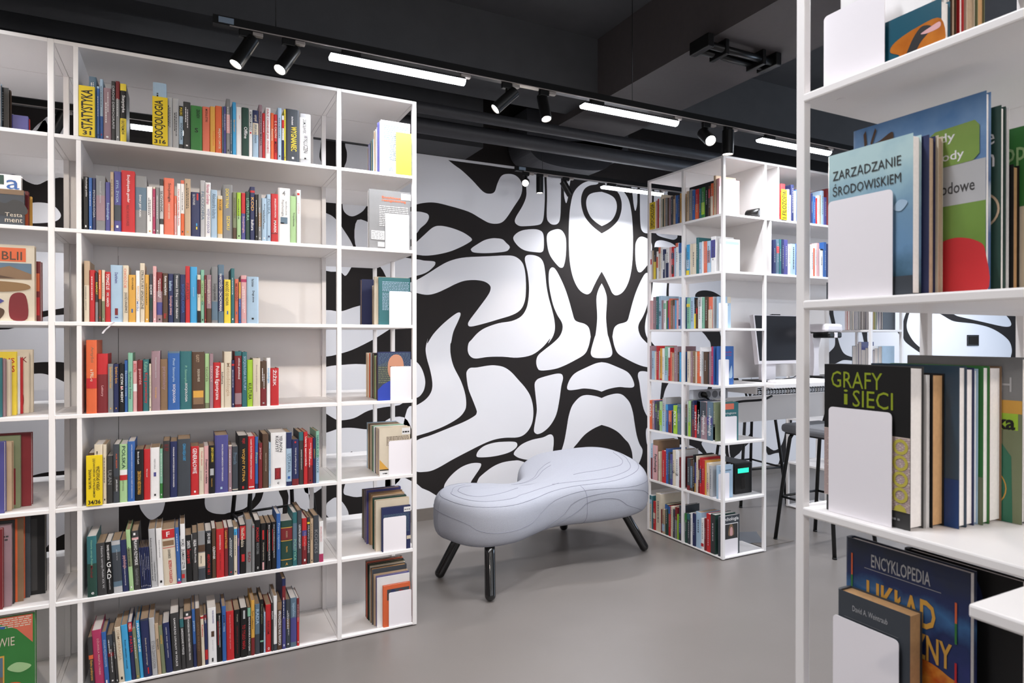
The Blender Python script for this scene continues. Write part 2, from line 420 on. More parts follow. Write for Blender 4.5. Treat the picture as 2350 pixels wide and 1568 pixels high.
wall.poly(w, M_MWHITE); wall.poly([(2 * AXX - x, y, z) for x, y, z in w][::-1], M_MWHITE)
# what shows between the shelves of the tall bookcase
def lcell(*p, n=4): cell(list(p), n=n, mirror=False)
lcell((690, 290), (735, 280), (736, 330), (733, 360), (740, 385), (738, 440), (700, 460), (600, 440), (560, 330))
lcell((792, 330), (796, 350), (795, 370), (790, 386), (800, 400), (860, 400), (900, 360), (900, 310), (840, 300), (800, 305))
lcell((786, 470), (790, 486), (803, 496), (818, 494), (838, 478), (850, 440), (800, 430), (786, 440))
lcell((700, 480), (750, 490), (772, 505), (790, 530), (808, 560), (815, 590), (795, 632), (780, 624), (750, 622), (700, 600), (660, 540))
lcell((820, 505), (860, 520), (868, 540), (900, 600), (893, 645), (872, 612), (840, 605), (815, 560))
lcell((700, 720), (750, 712), (780, 715), (810, 706), (850, 690), (875, 640), (890, 660), (900, 740), (880, 765), (820, 798), (780, 812), (740, 818), (690, 800))
lcell((690, 860), (750, 842), (783, 838), (830, 836), (900, 845), (930, 880), (925, 925), (880, 935), (845, 943), (812, 960), (780, 965), (765, 960), (740, 945), (700, 930))
lcell((690, 1010), (750, 993), (778, 984), (806, 982), (860, 985), (895, 960), (935, 965), (950, 1040), (900, 1120), (830, 1140), (800, 1138), (788, 1130), (795, 1100), (802, 1060), (808, 1036), (780, 1060), (750, 1110), (700, 1130))
lcell((749, 1160), (756, 1150), (772, 1142), (790, 1158), (800, 1180), (790, 1192), (752, 1186))
# row six openings and left bay
lcell((318, 1120), (320, 1160), (330, 1180), (345, 1193), (360, 1188), (375, 1170), (380, 1120), (350, 1090))
lcell(*Z8((75, 60), (72, 200), (110, 290), (220, 345), (380, 358), (460, 335), (620, 300), (720, 265), (800, 200), (860, 120), (900, 20), (880, -150), (600, -250), (250, -200), (90, -60)))
lcell(*Z8((1050, -60), (990, 130), (900, 240), (820, 300), (700, 365), (520, 440), (440, 500), (700, 560), (1100, 520), (1310, 420), (1345, 260), (1340, 120), (1280, -20), (1250, -250), (1120, -260)))
lcell(*Z8((1420, -100), (1440, 60), (1430, 200), (1420, 330), (1400, 450), (1600, 520), (1770, 400), (1795, 260), (1770, 60), (1740, -150), (1580, -220)))
lcell((30, 488), (50, 472), (80, 465), (110, 467), (128, 476), (140, 494), (130, 507), (100, 512), (60, 512), (36, 505))
lcell((-90, 330), (40, 330), (150, 340), (190, 380), (170, 400), (115, 412), (86, 424), (60, 416), (30, 400), (-60, 405))
lcell((-100, 540), (0, 545), (100, 540), (190, 545), (230, 620), (200, 690), (150, 706), (95, 715), (0, 732), (-100, 740))
lcell((-90, 760), (20, 756), (95, 729), (150, 722), (210, 718), (240, 770), (220, 850), (152, 833), (112, 831), (76, 833), (20, 840), (-80, 830))
lcell((-90, 900), (20, 870), (80, 858), (112, 861), (150, 878), (200, 900), (230, 1000), (210, 1070), (153, 1080), (110, 1084), (74, 1092), (-20, 1120), (-90, 1080))
lcell((20, 1130), (100, 1100), (180, 1100), (200, 1180), (175, 1215), (150, 1225), (130, 1235), (110, 1252), (95, 1268), (40, 1260), (10, 1200))
lcell((-10, 285), (30, 262), (75, 305), (100, 275), (112, 270), (120, 300), (110, 312), (60, 310))
lcell((66, 318), (74, 300), (90, 283), (104, 276), (112, 285), (150, 272), (152, 310), (120, 312))
# zone beyond the desks: white field with black bands
xr0 = onY(1860, 784, YW).x; xr1 = onY(2333, 784, YW).x
wall.poly([(xr0 - .86, YW - .0014, .09), (X1, YW - .0014, .09), (X1, YW - .0014, 2.762), (xr0 - .86, YW - .0014, 2.762)], M_MWHITE)
def band(pts): wall.poly([wpt(p, .0028) for p in pts], M_MBLACK)
band(Z6((302, -60)) + Z6((345, -60)) + smooth(Z6((330, 60), (333, 180), (350, 270), (370, 400), (400, 520), (440, 600), (500, 635), (575, 648), (640, 650)), 4, False) + smooth(Z6((640, 700), (555, 685), (450, 675), (400, 690), (350, 715), (240, 760)), 4, False) + smooth(Z6((240, 640), (302, 580), (345, 530), (352, 460), (345, 400), (320, 320), (300, 230), (270, 120)), 4, False))
band(smooth(Z6((600, 300), (635, 390), (655, 480), (680, 600), (760, 640), (750, 560), (700, 500), (690, 440), (690, 390), (680, 300)), 4))
band(Z6((1005, 370), (1060, 375), (1056, 442)))
band(smooth(Z6((1140, 60), (1120, 130), (1085, 220), (1060, 330), (1070, 430), (1097, 485), (1180, 550), (1290, 625), (1400, 690), (1400, 640), (1285, 570), (1190, 490), (1130, 400), (1107, 330), (1115, 250), (1150, 130), (1175, 60)), 3))
band(smooth(Z6((1380, -20), (1440, 60), (1540, 145), (1620, 200), (1700, 225), (1900, 270), (2050, 305), (2140, 322), (2195, 320), (2214, 298), (2200, 255), (2165, 210), (2110, 165), (2000, 90)), 3, False) + Z6((2272, 60), (2272, 900)) + smooth(Z6((2180, 850), (2205, 660), (2220, 590), (2212, 520), (2180, 460), (2110, 400), (2030, 352), (1950, 320), (1850, 296), (1780, 285), (1650, 272), (1580, 255), (1505, 212), (1400, 150)), 3, False))
band(smooth([(1758, 1024), (1775, 1034), (1790, 1026), (1799, 1005), (1803, 975), (1806, 940), (1820, 940), (1812, 1000), (1806, 1040), (1795, 1068), (1786, 1066), (1793, 1042), (1780, 1040), (1762, 1044)], 3))
wall.build('wall_back', kind='structure')
MB().box((X0, YW - .012, 0), (X1, YW - .003, .09), M_BASEB).build('baseboard_back', kind='structure')
sw = empty('wall_switch', (0, 0, 0)); tag(sw, 'square black wall switch on the white part of the mural', 'switch')
a, b = onY(2218.5, 794, YW), onY(2244.5, 769, YW)
sfr = box_obj('switch_frame', (a.x, YW - .012, a.z), (b.x, YW - .003, b.z), M_BMETAL, sw, c=.002)
box_obj('rocker', (a.x + .025, YW - .017, a.z + .018), (b.x - .025, YW - .012, b.z - .018), M_LACQ, sfr, c=.002)

# ------------------------------------------------------------------ black ceiling build-up
zb = 2.93
q = [onZ(1790, 0, zb), onZ(1450, 190, zb), onZ(1870, 115, zb), onZ(1700, 190, zb)]
xa, xb_ = (q[0].x + q[1].x) / 2, (q[2].x + q[3].x) / 2
box_obj('trim_1', (xa, -1.5, zb), (xb_, 4.2, ZC), M_SOFFIT, kind='structure')
box_obj('trim_2', (X0 + .01, 3.55, 2.98), (11.2, 3.95, ZC), M_BLACKPAINT, kind='structure')
box_obj('trim_3', (X0, 4.30, 2.765), (1.95, YW - .001, ZC), M_BLACKPAINT, kind='structure')


def conduit(y, z, r, x0, x1, label):
    o = MB().tube([(x0, y, z), ((x0 + x1) / 2, y, z - .004), (x1, y, z)], r, M_DUCT, 16).build('ceiling_pipe')
    tag(o, label, 'pipe'); return o


conduit(3.75, 2.78, .035, -1.2, 7.0, 'thin black ceiling pipe nearer to the light track')
conduit(3.95, 2.74, .05, -1.2, 6.0, 'thicker black ceiling pipe nearer to the mural wall')
# rounded black air duct hood over the second track
hp = [onY(u, v, 4.30) for u, v in ((1208, 325), (1218, 350), (1245, 372), (1300, 386), (1370, 392), (1398, 380), (1420, 350), (1440, 325))]
hs = smooth([(p.x, p.z) for p in hp], 5, False)
mb = MB(); n = len(hs)
for (x, z), (x2, z2) in zip(hs, hs[1:]):
    mb.poly([(x, 4.29, z), (x2, 4.29, z2), (x2, 4.6, z2), (x, 4.6, z)], M_DUCT, True)
for y in (4.29, 4.6):
    mb.poly([(x, y, z) for x, z in hs], M_DUCT)
tz = max(hs[0][1], hs[-1][1]) + .12
mb.box((hs[0][0], 4.29, hs[0][1] - .002), (hs[-1][0], 4.6, tz), M_DUCT)
tag(mb.build('air_duct'), 'rounded black air duct hood hanging under the ceiling by the mural', 'duct')
# unlit black twin tube fixture under the soffit
fx = empty('ceiling_fixture', (0, 0, 0)); tag(fx, 'unlit black twin tube fixture fixed under the ceiling soffit', 'light fixture')
A, B = onZ(1610, 108, 2.885), onZ(1768, 148, 2.885)
for dy in (-.035, .035):
    MB().tube([(A.x, A.y + dy, 2.885), (B.x, A.y + dy, 2.885)], .019, M_BMETAL, 12).build('tube', fx)
for t in (0, 1):
    x = A.x + (B.x - A.x) * t
    box_obj('end_cap', (x - .02, A.y - .07, 2.86), (x + .02, A.y + .07, 2.93), M_BMETAL, fx, c=.005)
for t in (.25, .8):
    x = A.x + (B.x - A.x) * t
    box_obj('clip', (x - .012, A.y - .06, 2.85), (x + .012, A.y + .06, 2.93), M_BMETAL, fx, c=.003)


# ------------------------------------------------------------------ light tracks
def track(y, z, x0, x1, label, hang):
    t = empty('light_track', ((x0 + x1) / 2, y, z)); tag(t, label, 'light track')
    c = Vector(t.location)
    MB().box((x0, y - .018, z), (x1, y + .018, z + .034), M_BMETAL).build('rail', t, off=c)
    MB().box((x0 + .06, y - .0195, z - .0015), (x1 - .02, y - .015, z + .002), M_CHROMEG).build('conductor_strip', t, off=c)
    for x in hang:
        MB().tube([(x, y, z + .03), (x, y, ZC)], .0018, M_BMETAL, 6).build('suspension_wire', t, off=c)
    MB().box((x0 + .02, y - .0215, z + .006), (x0 + .075, y - .018, z + .028), mat('label_sticker', '#8090a0', .5)).build('sticker', t, off=c)
    return t


def spot(x, y, z, dirv, label, lit=True, power=30, r=.027, ln=.14, group=None, ang=50):
    t = empty('track_spotlight', (x, y, z)); tag(t, label, 'spotlight', group)
    c = Vector((x, y, z)); d = Vector(dirv).normalized()
    MB().box((x - .03, y - .012, z - .028), (x + .02, y + .012, z), M_BMETAL, .003).build('track_adapter', t, off=c)
    MB().box((x + .02, y - .014, z - .016), (x + .06, y + .010, z - .002), M_CHROMEG, .003).build('adapter_lever', t, off=c)
    piv = Vector((x - .005, y, z - .075))
    MB().tube([(x - .005, y, z - .02), tuple(piv)], .006, M_BMETAL, 10).build('stem', t, off=c)
    a = piv - d * ln * .42; b = piv + d * ln * .58
    L_ = ln
    hs_ = MB().lathe(a, d, [(0, 0), (0, r * .93), (.003, r), (L_ - .002, r), (L_, r * .97), (L_, r * .86), (L_ - .006, r * .86)], M_BMETAL).build('lamp_housing', t, off=c)
    MB().lathe(a, d, [(L_ - .005, r * .86), (L_ - .003, r * .5), (L_ - .002, 0)], M_LENS if lit else M_CHROMEG).build('lens', hs_, off=c)
    if lit and power:
        l = bpy.data.lights.new('spot_lamp', 'SPOT'); l.energy = power; l.color = WARM; l.spot_size = math.radians(ang); l.spot_blend = .6; l.shadow_soft_size = .028
        o = bpy.data.objects.new('spot_lamp', l); COL.objects.link(o)
        o.location = b + d * .012
        o.rotation_euler = d.to_track_quat('-Z', 'Y').to_euler()
    return t


def tube_lamp(x0, x1, y, z, label, power=24):
    t = empty('tube_lamp', ((x0 + x1) / 2, y, z)); tag(t, label, 'tube lamp')
    c = Vector(t.location)
    MB().box((x0 + .05, y - .012, z - .022), (x0 + .13, y + .012, z), M_BMETAL, .003).build('track_adapter', t, off=c)
    MB().box((x1 - .02, y - .014, z - .016), (x1 + .03, y + .010, z - .002), M_CHROMEG, .003).build('adapter_lever', t, off=c)
    MB().box((x0, y - .02, z - .030), (x1, y + .02, z - .020), M_BMETAL, .003).build('lamp_spine', t, off=c)
    pr = []
    for i in range(9):
        a_ = math.pi * i / 8; pr.append((y - .024 * math.cos(a_), z - .030 - .022 * math.sin(a_)))
    m = MB()
    for (ya, za), (yb, zb2) in zip(pr, pr[1:]): m.poly([(x0, ya, za), (x1, ya, za), (x1, yb, zb2), (x0, yb, zb2)], M_TUBE, True)
    m.poly([(x0, p[0], p[1]) for p in pr], M_TUBE); m.poly([(x1, p[0], p[1]) for p in pr][::-1], M_TUBE)
    m.build('diffuser', t, off=c)
    area('tube_light', ((x0 + x1) / 2, y, z - .056), (0, 0, 0), x1 - x0, .045, power, COOL, 140)


ty, tz = TRK_Y, TRK_Z
track(ty, tz, onY(488, 40, ty).x, 6.2, 'black light track carrying the lamps above the tall bookcases', (onY(633, 40, ty).x, onY(1451, 240, ty).x, 4.2))
ex = lambda u, v=250: onY(u, v, ty).x
spot(ex(567), ty, tz, (-.40, -.12, -.75), 'lit black spotlight at the start of the front track, first above the wide bay', power=16, ang=70)
spot(ex(665), ty, tz, (-.42, -.30, -.75), 'lit black spotlight just before the long tube of the front track', power=16, ang=70)
tube_lamp(ex(757), ex(1065), ty, tz, 'lit white tube lamp above the end of the tall bookcase', 12)
spot(ex(1165), ty, tz, (-.62, .1, -.6), 'black spotlight turned sideways, between the two long tube lamps', power=14)
spot(ex(1250), ty, tz, (-.02, -.35, -.9), 'lit spotlight pointing down before the middle tube lamp', power=14)
tube_lamp(ex(1336), ex(1552), ty, tz, 'lit white tube lamp above the gap between the bookcases', 20)
spot(ex(1622), ty, tz, (-.30, -.75, -.55), 'bright spotlight facing the room above the open corner bookcase', power=8, r=.033)
spot(ex(1672), ty, tz, (0, .02, -1), 'black spotlight hanging straight down at the corner bookcase', power=0, r=.033)
tube_lamp(ex(1742), ex(1902), ty, tz, 'lit white tube lamp above the desk bay', 18)
ty2, tz2 = TRK2_Y, TRK2_Z
track(ty2, tz2, onY(1183, 385, ty2).x, 5.2, 'black light track hanging in front of the mural', (onY(1245, 385, ty2).x, 4.4))
e2 = lambda u: onY(u, 400, ty2).x
spot(e2(1208), ty2, tz2, (-.45, -.75, -.32), 'glaring spotlight at the start of the mural track', power=30, ln=.11, ang=80)
spot(e2(1240), ty2, tz2, (0, 0, -1), 'black spotlight hanging straight down in front of the mural', power=20, ln=.12, ang=70)
spot(e2(1300), ty2, tz2, (.5, -.1, -.8), 'black spotlight tilted towards the tube lamp in front of the mural', power=16, ln=.12, ang=70)
tube_lamp(e2(1382), e2(1519), ty2, tz2, 'lit white tube lamp in front of the mural', 24)
track(ty2, tz2, -2.6, .30, 'black light track seen through the top shelf of the packed bookcase', (-1.2,))
tube_lamp(onY(300, 285, ty2).x, onY(300, 285, ty2).x + .62, ty2, tz2, 'lit white tube lamp glimpsed behind the top row of books', 20)
spot(onY(136, 270, ty2).x, ty2, tz2, (-.35, .1, -.8), 'black spotlight glimpsed through the top of the cut bay', power=0, ln=.16)
# ------------------------------------------------------------------ tall white bookcases
def bookcase(label, xs, ys, bays, kmax=7, px=GW, posts=None, gt=GB, name='bookcase', base=(0, 0, 0)):
    """xs, ys: post lines (near faces); bays: list of (ix, iy, levels)"""
    t = empty(name, base); tag(t, label, 'bookcase')
    c = Vector(base)
    top = kmax * GP + gt
    for i, x in enumerate(xs):
        for j, y in enumerate(ys):
            if posts and (i, j) not in posts: continue
            MB().box((x, y, .004), (x + px, y + px, top), M_WHITE, .0018).build('post', t, off=c)
    for (ix, iy, levels) in bays:
        x0, x1 = xs[ix] + px, xs[ix + 1]
        y0, y1 = ys[iy] + (.0 if iy == 0 else .012), ys[iy + 1] + (.008 if iy == 0 else px)
        for k in levels:
            z = k * GP
            m = MB().box((x0, y0, max(z, .006)), (x1, y1, z + gt), M_WHITE, .0015)
            # side runs between front and rear posts
            m.build('shelf_board', t, off=c)
    for i, x in enumerate(xs):
        for k in sorted({k for b in bays for k in b[2]}):
            for j in range(len(ys) - 1):
                if not any(b[1] == j and k in b[2] and b[0] in (i, i - 1) for b in bays): continue
                MB().box((x + .001, ys[j] + px, max(k * GP, .006)), (x + px - .001, ys[j + 1], k * GP + gt - .0005), M_WHITE, .001).build('side_rail', t, off=c)
    return t


def panel(t, a, b, name='back_panel'):
    c = Vector(t.location)
    return MB().box(a, b, M_WHITE, .001).build(name, t, off=c)


XS = [-.456 - 3 * GP, -.456, .616, .971]
YS = [YF, YM, YR]
ALL = list(range(8))
bcA = bookcase('tall white bookcase of square bays packed with books', XS, YS,
               [(0, 0, ALL), (0, 1, ALL), (1, 0, ALL), (1, 1, ALL), (2, 0, ALL), (2, 1, ALL)], base=(0, 3.3, 0))
yb = YM + .020
xl = XS[1] + GW
for k in range(7):                       # narrow side panels, upright dividers and wide back panels
    z0, z1 = k * GP + GB, (k + 1) * GP
    xd = onY(190 if k < 6 else 177, 784, YF).x - (.020 if k < 6 else .010)
    panel(bcA, (xd, YF + .001, z0), (xd + .016, YM + .01, z1), 'divider_panel')
    if k != 6: panel(bcA, (xl, yb, z0), (onY(271, 784, yb).x, yb + .014, z1))
    if k in (0, 2, 3, 4, 5): panel(bcA, (onY(271, 784, yb).x + .002, yb, z0), (XS[2], yb + .014, z1))

panel(bcA, (XS[0], yb, GB), (xl - .02, yb + .014, GP)); panel(bcA, (XS[2] + GW, yb, GB), (XS[3], yb + .014, GP))
m = MB()
for k in (4,):                           # dowel caps on the back panel of the third shelf
    for u, v in ((343, 590), (475, 597), (598, 603)):
        p = onY(u, v, yb)
        cap = MB().tube([(p.x, yb - .0015, p.z), (p.x, yb + .001, p.z)], .007, M_WHITE, 16).build('dowel_cap', bcA, off=Vector(bcA.location))

XR = [2.962, 3.318, 4.388, 4.745]
UP_ = [5, 6, 7]
bcB = bookcase('tall white corner bookcase with a desk built into its wide bay', XR, YS,
               [(0, 0, [0, 1, 2, 3, 4, 5, 6, 7]), (0, 1, ALL), (1, 0, [5, 6, 7]), (2, 0, ALL), (2, 1, ALL)], base=(3.3, 3.3, 0),
               posts={(0, 0), (0, 1), (0, 2), (1, 0), (1, 1), (2, 0), (2, 1), (3, 0), (3, 1), (1, 2), (2, 2), (3, 2)})
panel(bcB, (XR[1] - .016 + .016, YM - .004, 6 * GP + GB), (XR[2], YM + .010, 7 * GP))
panel(bcB, (XR[1] + GW, YM - .004, 5 * GP + GB), (XR[2], YM + .010, 6 * GP))
panel(bcB, (XR[0] + GW, YM - .004 + .02, 5 * GP + GB), (XR[1], YM + .03, 6 * GP))
# upright panel between narrow and wide bay on the two top shelves, wall panels over the desk
panel(bcB, (XR[1] + .002, YF + .02, 6 * GP + GB), (XR[1] + .018, YM, 7 * GP), 'divider_panel')
panel(bcB, (XR[1] + .002, YF + .02, 5 * GP + GB), (XR[1] + .018, YM, 6 * GP), 'divider_panel')
p = onY(1787, 450, YF); panel(bcB, (p.x - .008, YF + .002, 6 * GP + GB), (p.x + .008, YM - .01, 7 * GP), 'divider_panel')
p = onY(1770, 560, YF); panel(bcB, (p.x - .012, YF + .002, 5 * GP + GB), (p.x + .004, YM - .01, 6 * GP), 'divider_panel')
panel(bcB, (XR[1], YM - .004, 3 * GP + .03), (XR[2] + GW, YM + .012, 5 * GP))
panel(bcB, (XR[1], YM - .004, 4 * GP + GB), (XR[2], YM + .012, 4 * GP + GB + .002), 'panel_joint')
panel(bcB, (XR[0] + GW, YF + .005, GB), (XR[1] - .02, YF + .012, GB + .002), 'edge_strip')

# ------------------------------------------------------------------ desk built between the bays
dk = empty('standing_desk', (3.8, 3.1, 0)); tag(dk, 'white high desk top built into the corner bookcase', 'desk')
C = Vector(dk.location); zd = 3 * GP + GB
MB().box((XR[1] + .021, YF - .06, zd - .026), (XR[2] - .002, YM - .006, zd), M_WHITE, .002).build('desk_top', dk, off=C)
MB().box((XR[1] + .021, YF + .09, zd - .075), (XR[1] + .040, YM - .006, zd - .027), M_WHITE, .001).build('side_apron', dk, off=C)
MB().box((XR[1] - .33, YM - .01 + .022, .78), (XR[2], YM + .026, zd - .12), M_WHITE, .001).build('modesty_panel', dk, off=C)
mesh = MB()                                # wire cable tray under the top
for yy in (YF + .14, YF + .26):
    mesh.tube([(XR[1] + .06, yy, zd - .055), (XR[2] - .02, yy, zd - .055)], .004, M_BMETAL, 6)
n = 34
for i in range(n):
    x = XR[1] + .07 + (XR[2] - XR[1] - .12) * i / n
    mesh.tube([(x, YF + .14, zd - .055), (x + .012, YF + .15, zd - .085), (x + .024, YF + .26, zd - .055)], .0025, M_BMETAL, 5)
mesh.tube([(XR[1] + .06, YF + .15, zd - .087), (XR[2] - .02, YF + .15, zd - .087)], .003, M_BMETAL, 6)
mesh.build('cable_tray', dk, off=C)

# power strip with plug and hanging cables
ps = empty('power_strip', (3.1, 3.28, .97)); tag(ps, 'grey power strip with a black plug under the desk corner', 'power strip')
C = Vector(ps.location)
MB().box((3.0, 3.262, .965), (3.315, 3.30, 1.03), mat('pale_grey_plastic', '#b9bcc4', .5), .006).build('strip_body', ps, off=C)
for i in range(4):
    x = 3.07 + i * .062
    MB().tube([(x, 3.2625, .998), (x, 3.259, .998)], .024, M_GREYPL, 20).build('socket', ps, off=C)
MB().tube([(3.085, 3.259, 1.0), (3.085, 3.245, 1.0), (3.10, 3.235, .985)], [.02, .02, .012], M_BMETAL, 14).build('plug', ps, off=C)
def sag(pts, r, name, label, n=6):
    P = [Vector(p) for p in pts]; out = []
    for i in range(len(P) - 1):
        a, b, c, d = P[max(i - 1, 0)], P[i], P[i + 1], P[min(i + 2, len(P) - 1)]
        for j in range(n):
            t = j / n; out.append(.5 * ((2 * b) + (c - a) * t + (2 * a - 5 * b + 4 * c - d) * t * t + (-a + 3 * b - 3 * c + d) * t ** 3))
    out.append(P[-1])
    o = MB().tube(out, r, M_BMETAL, 8).build(name); tag(o, label, 'cable'); return o
sag([(3.09, 3.238, .985), (3.12, 3.24, .96), (3.05, 3.24, .962), (3.0, 3.24, .955), (2.99, 3.25, .93)], .007, 'power_cable', 'black cable running from the plug under the desk')
sag([(3.16, 3.24, .957), (3.25, 3.2, .938), (3.36, 3.17, .95), (3.52, 3.15, .955), (3.62, 3.16, .975)], .008, 'cable_loop', 'loop of black cables hanging under the desk top')
o = MB().tube([onY(1672, 1020, 3.45), onY(1673, 1040, 3.45), onY(1678, 1062, 3.42)], .004, M_BOOKEND, 8).build('white_cable'); tag(o, 'thin white cable hanging behind the narrow bay', 'cable')

# monitor
mo = empty('monitor', (3.66, 3.12, zd)); tag(mo, 'white framed computer monitor standing on the high desk', 'monitor')
C = Vector(mo.location)
p0 = onY(1741, 836, 3.13); xm = p0.x; wM, hM = .46, .34
tilt = math.radians(8); zb0 = p0.z
def mpt(x, y, z):            # tilted monitor frame: y back, z up from the lower edge
    return (xm + x, 3.13 + y * math.cos(tilt) + z * math.sin(tilt), zb0 + z * math.cos(tilt) - y * math.sin(tilt))
def mbox(a, b, m, name, parent):
    mb = MB(); mb.box(a, b, m, .002); mb.v = [mpt(*v) for v in mb.v]; return mb.build(name, parent, off=C)
mcs = mbox((0, 0, 0), (wM, .035, hM), M_BOOKEND, 'casing', mo)
mbox((.012, -.002, .022), (wM - .008, .001, hM - .006), M_SCREEN, 'screen', mcs)
mbox((.19, .004, hM), (.27, .03, hM + .008), M_BMETAL, 'webcam', mcs)
MB().box((xm + .06, 3.16, zd + .006), (xm + .20, 3.185, zb0 + .12), M_BOOKEND, .003).build('stand_neck', mo, off=C)
MB().box((xm - .02, 3.06, zd), (xm + .28, 3.26, zd + .008), M_BMETAL, .003).build('stand_foot', mo, off=C)

kb = empty('keyboard', (3.6, 3.02, zd)); tag(kb, 'flat white keyboard lying before the monitor', 'keyboard')
C = Vector(kb.location)
kbd = MB().box((3.45, 2.93, zd), (3.89, 3.05, zd + .014), M_BOOKEND, .004).build('keyboard_body', kb, off=C)
ks = MB()
for r in range(4):
    for i in range(18):
        ks.box((3.462 + i * .0235, 2.942 + r * .026, zd + .014), (3.482 + i * .0235, 2.964 + r * .026, zd + .018), M_WHITE)
ks.build('key_rows', kbd, off=C)
sag([(3.62, 3.055, zd + .012), (3.66, 3.1, zd + .014), (3.74, 3.09, zd + .02), (3.83, 3.12, zd + .03), (3.92, 3.08, zd + .006)], .0035, 'keyboard_cable', 'thin black cable curling behind the keyboard')

# overhead book scanner
sc_ = empty('document_scanner', (4.08, 3.1, zd)); tag(sc_, 'white overhead document scanner with black lamp head on the desk', 'scanner')
C = Vector(sc_.location); xs_ = 4.02
MB().box((xs_ - .045, 3.03, zd), (xs_ + .24, 3.20, zd + .028), M_BMETAL, .006).build('scanner_base', sc_, off=C)
mb = MB()
for (za, wa), (zb1, wb) in zip([(0, .034), (.06, .026), (.15, .024), (.22, .030), (.262, .045)], [(.06, .026), (.15, .024), (.22, .030), (.262, .045), (.30, .06)]):
    for sx, sy, ex_, ey in ((-1, -1, 1, -1), (1, -1, 1, 1), (1, 1, -1, 1), (-1, 1, -1, -1)):
        mb.poly([(xs_ + sx * wa, 3.14 + sy * .022, zd + .028 + za), (xs_ + ex_ * wa, 3.14 + ey * .022, zd + .028 + za), (xs_ + ex_ * wb, 3.14 + ey * .022, zd + .028 + zb1), (xs_ + sx * wb, 3.14 + sy * .022, zd + .028 + zb1)], M_BOOKEND, True)
mb.build('column', sc_, off=C)
MB().box((xs_ - .045, 3.0, zd + .335), (xs_ + .13, 3.18, zd + .395), M_BOOKEND, .018).build('scanner_head', sc_, off=C)
MB().box((xs_ - .035, 2.99, zd + .295), (xs_ + .105, 3.15, zd + .337), M_BMETAL, .012).build('lamp_bar', sc_, off=C)
MB().box((xs_ + .02, 2.987, zd + .298), (xs_ + .05, 2.992, zd + .334), M_BOOKEND, .001).build('lens_window', sc_, off=C)

# black UPS box on the second shelf of the narrow bay
up_ = empty('ups_unit', (3.2, 3.15, GP + GB)); tag(up_, 'black backup power box with a lit green display in the narrow bay', 'ups unit')
C = Vector(up_.location)
MB().box((3.145, 3.035, GP + GB), (3.298, 3.33, GP + GB + .20), M_BMETAL, .006).build('ups_housing', up_, off=C); uph = bpy.data.objects['ups_housing']
M_LCD = mat('lit_green_display', (.02, .75, .42), emit=1.1)
MB().box((3.17, 3.0335, GP + GB + .135), (3.265, 3.036, GP + GB + .165), M_LCD).build('display', uph, off=C)
MB().box((3.20, 3.0335, GP + GB + .03), (3.235, 3.036, GP + GB + .11), M_LACQ, .001).build('button_strip', uph, off=C)

# scanner-free cylinder lying on the top shelf: black camera-like tube
cy = empty('cylinder_speaker', onZ(1725, 494, 6 * GP + GB + .035)); tag(cy, 'black cylinder lying alone on the upper shelf of the corner bookcase', 'speaker')
C = Vector(cy.location)
q1 = onY(1715, 484, 3.09); q2 = onY(1744, 484, 3.0); q1.z = q2.z = 6 * GP + GB + .036
cy.location = q1; C = q1.copy()
d = (q2 - q1).normalized()
MB().tube([q1, q1 + d * .006, q2], [.030, .034, .034], M_BMETAL, 24).build('tube_body', cy, off=C)
MB().tube([q2 + d * .0005, q2 + d * .003], [.034, .030], M_LACQ, 24).build('end_ring', cy, off=C)
MB().tube([q2 + d * .003, q2 + d * .004], .021, M_GREYPL, 20).build('lens', cy, off=C)

# ------------------------------------------------------------------ bar stools
def stool(cx, cy_, label, back=1, seat_z=.80, rot=0):
    """one builder for both stools: seat, four tube legs, foot rail, low back hoop"""
    t = empty('bar_stool', (cx, cy_, 0)); t.rotation_euler = (0, 0, rot)
    tag(t, label, 'stool')
    MB().box((-.20, -.19, seat_z - .062), (.185, .19, seat_z), M_SEATG, .025).build('seat_cushion', t)
    MB().box((-.17, -.17, seat_z - .072), (.165, .17, seat_z - .060), M_BMETAL, .002).build('seat_plate', t)
    ft = [(-.20, -.225), (-.20, .225), (.20, .225), (.24, -.20)]
    tp = [(-.15, -.15), (-.15, .15), (.15, .15), (.15, -.15)]
    for (fx_, fy), (tx, tyy) in zip(ft, tp):
        pts = [(fx_, fy, .008), (fx_ + (tx - fx_) * .55, fy + (tyy - fy) * .55, seat_z * .52), (tx, tyy, seat_z - .10), (tx * .92, tyy * .92, seat_z - .068)]
        lg = MB().tube(pts, .0125, M_BMETAL, 12).build('leg', t)
        MB().tube([(fx_, fy, 0), (fx_, fy, .012)], .014, M_BMETAL, 12).build('foot_cap', lg)
    rr = []
    for (fx_, fy), (tx, tyy) in zip(ft, tp):
        s = .38; rr.append((fx_ + (tx - fx_) * s, fy + (tyy - fy) * s, .30))
    for i in range(4): MB().tube([rr[i], rr[(i + 1) % 4]], .008, M_BMETAL, 10).build('foot_rail', t)
    if back:
        MB().tube([(.155, -.15, seat_z - .09), (.215, -.155, seat_z + .03), (.235, -.14, seat_z + .11), (.245, 0, seat_z + .135), (.235, .14, seat_z + .11), (.215, .155, seat_z + .03), (.155, .15, seat_z - .09)], .011, M_BMETAL, 12).build('back_hoop', t)
    return t
stool(3.80, 2.885, 'black bar stool with grey seat standing at the high desk')
stool(4.28, 3.98, 'black bar stool standing behind the desk panel by the mural', rot=1.4)
stool(.47, 4.12, 'black bar stool seen through the lower shelves of the packed bookcase', rot=.15)

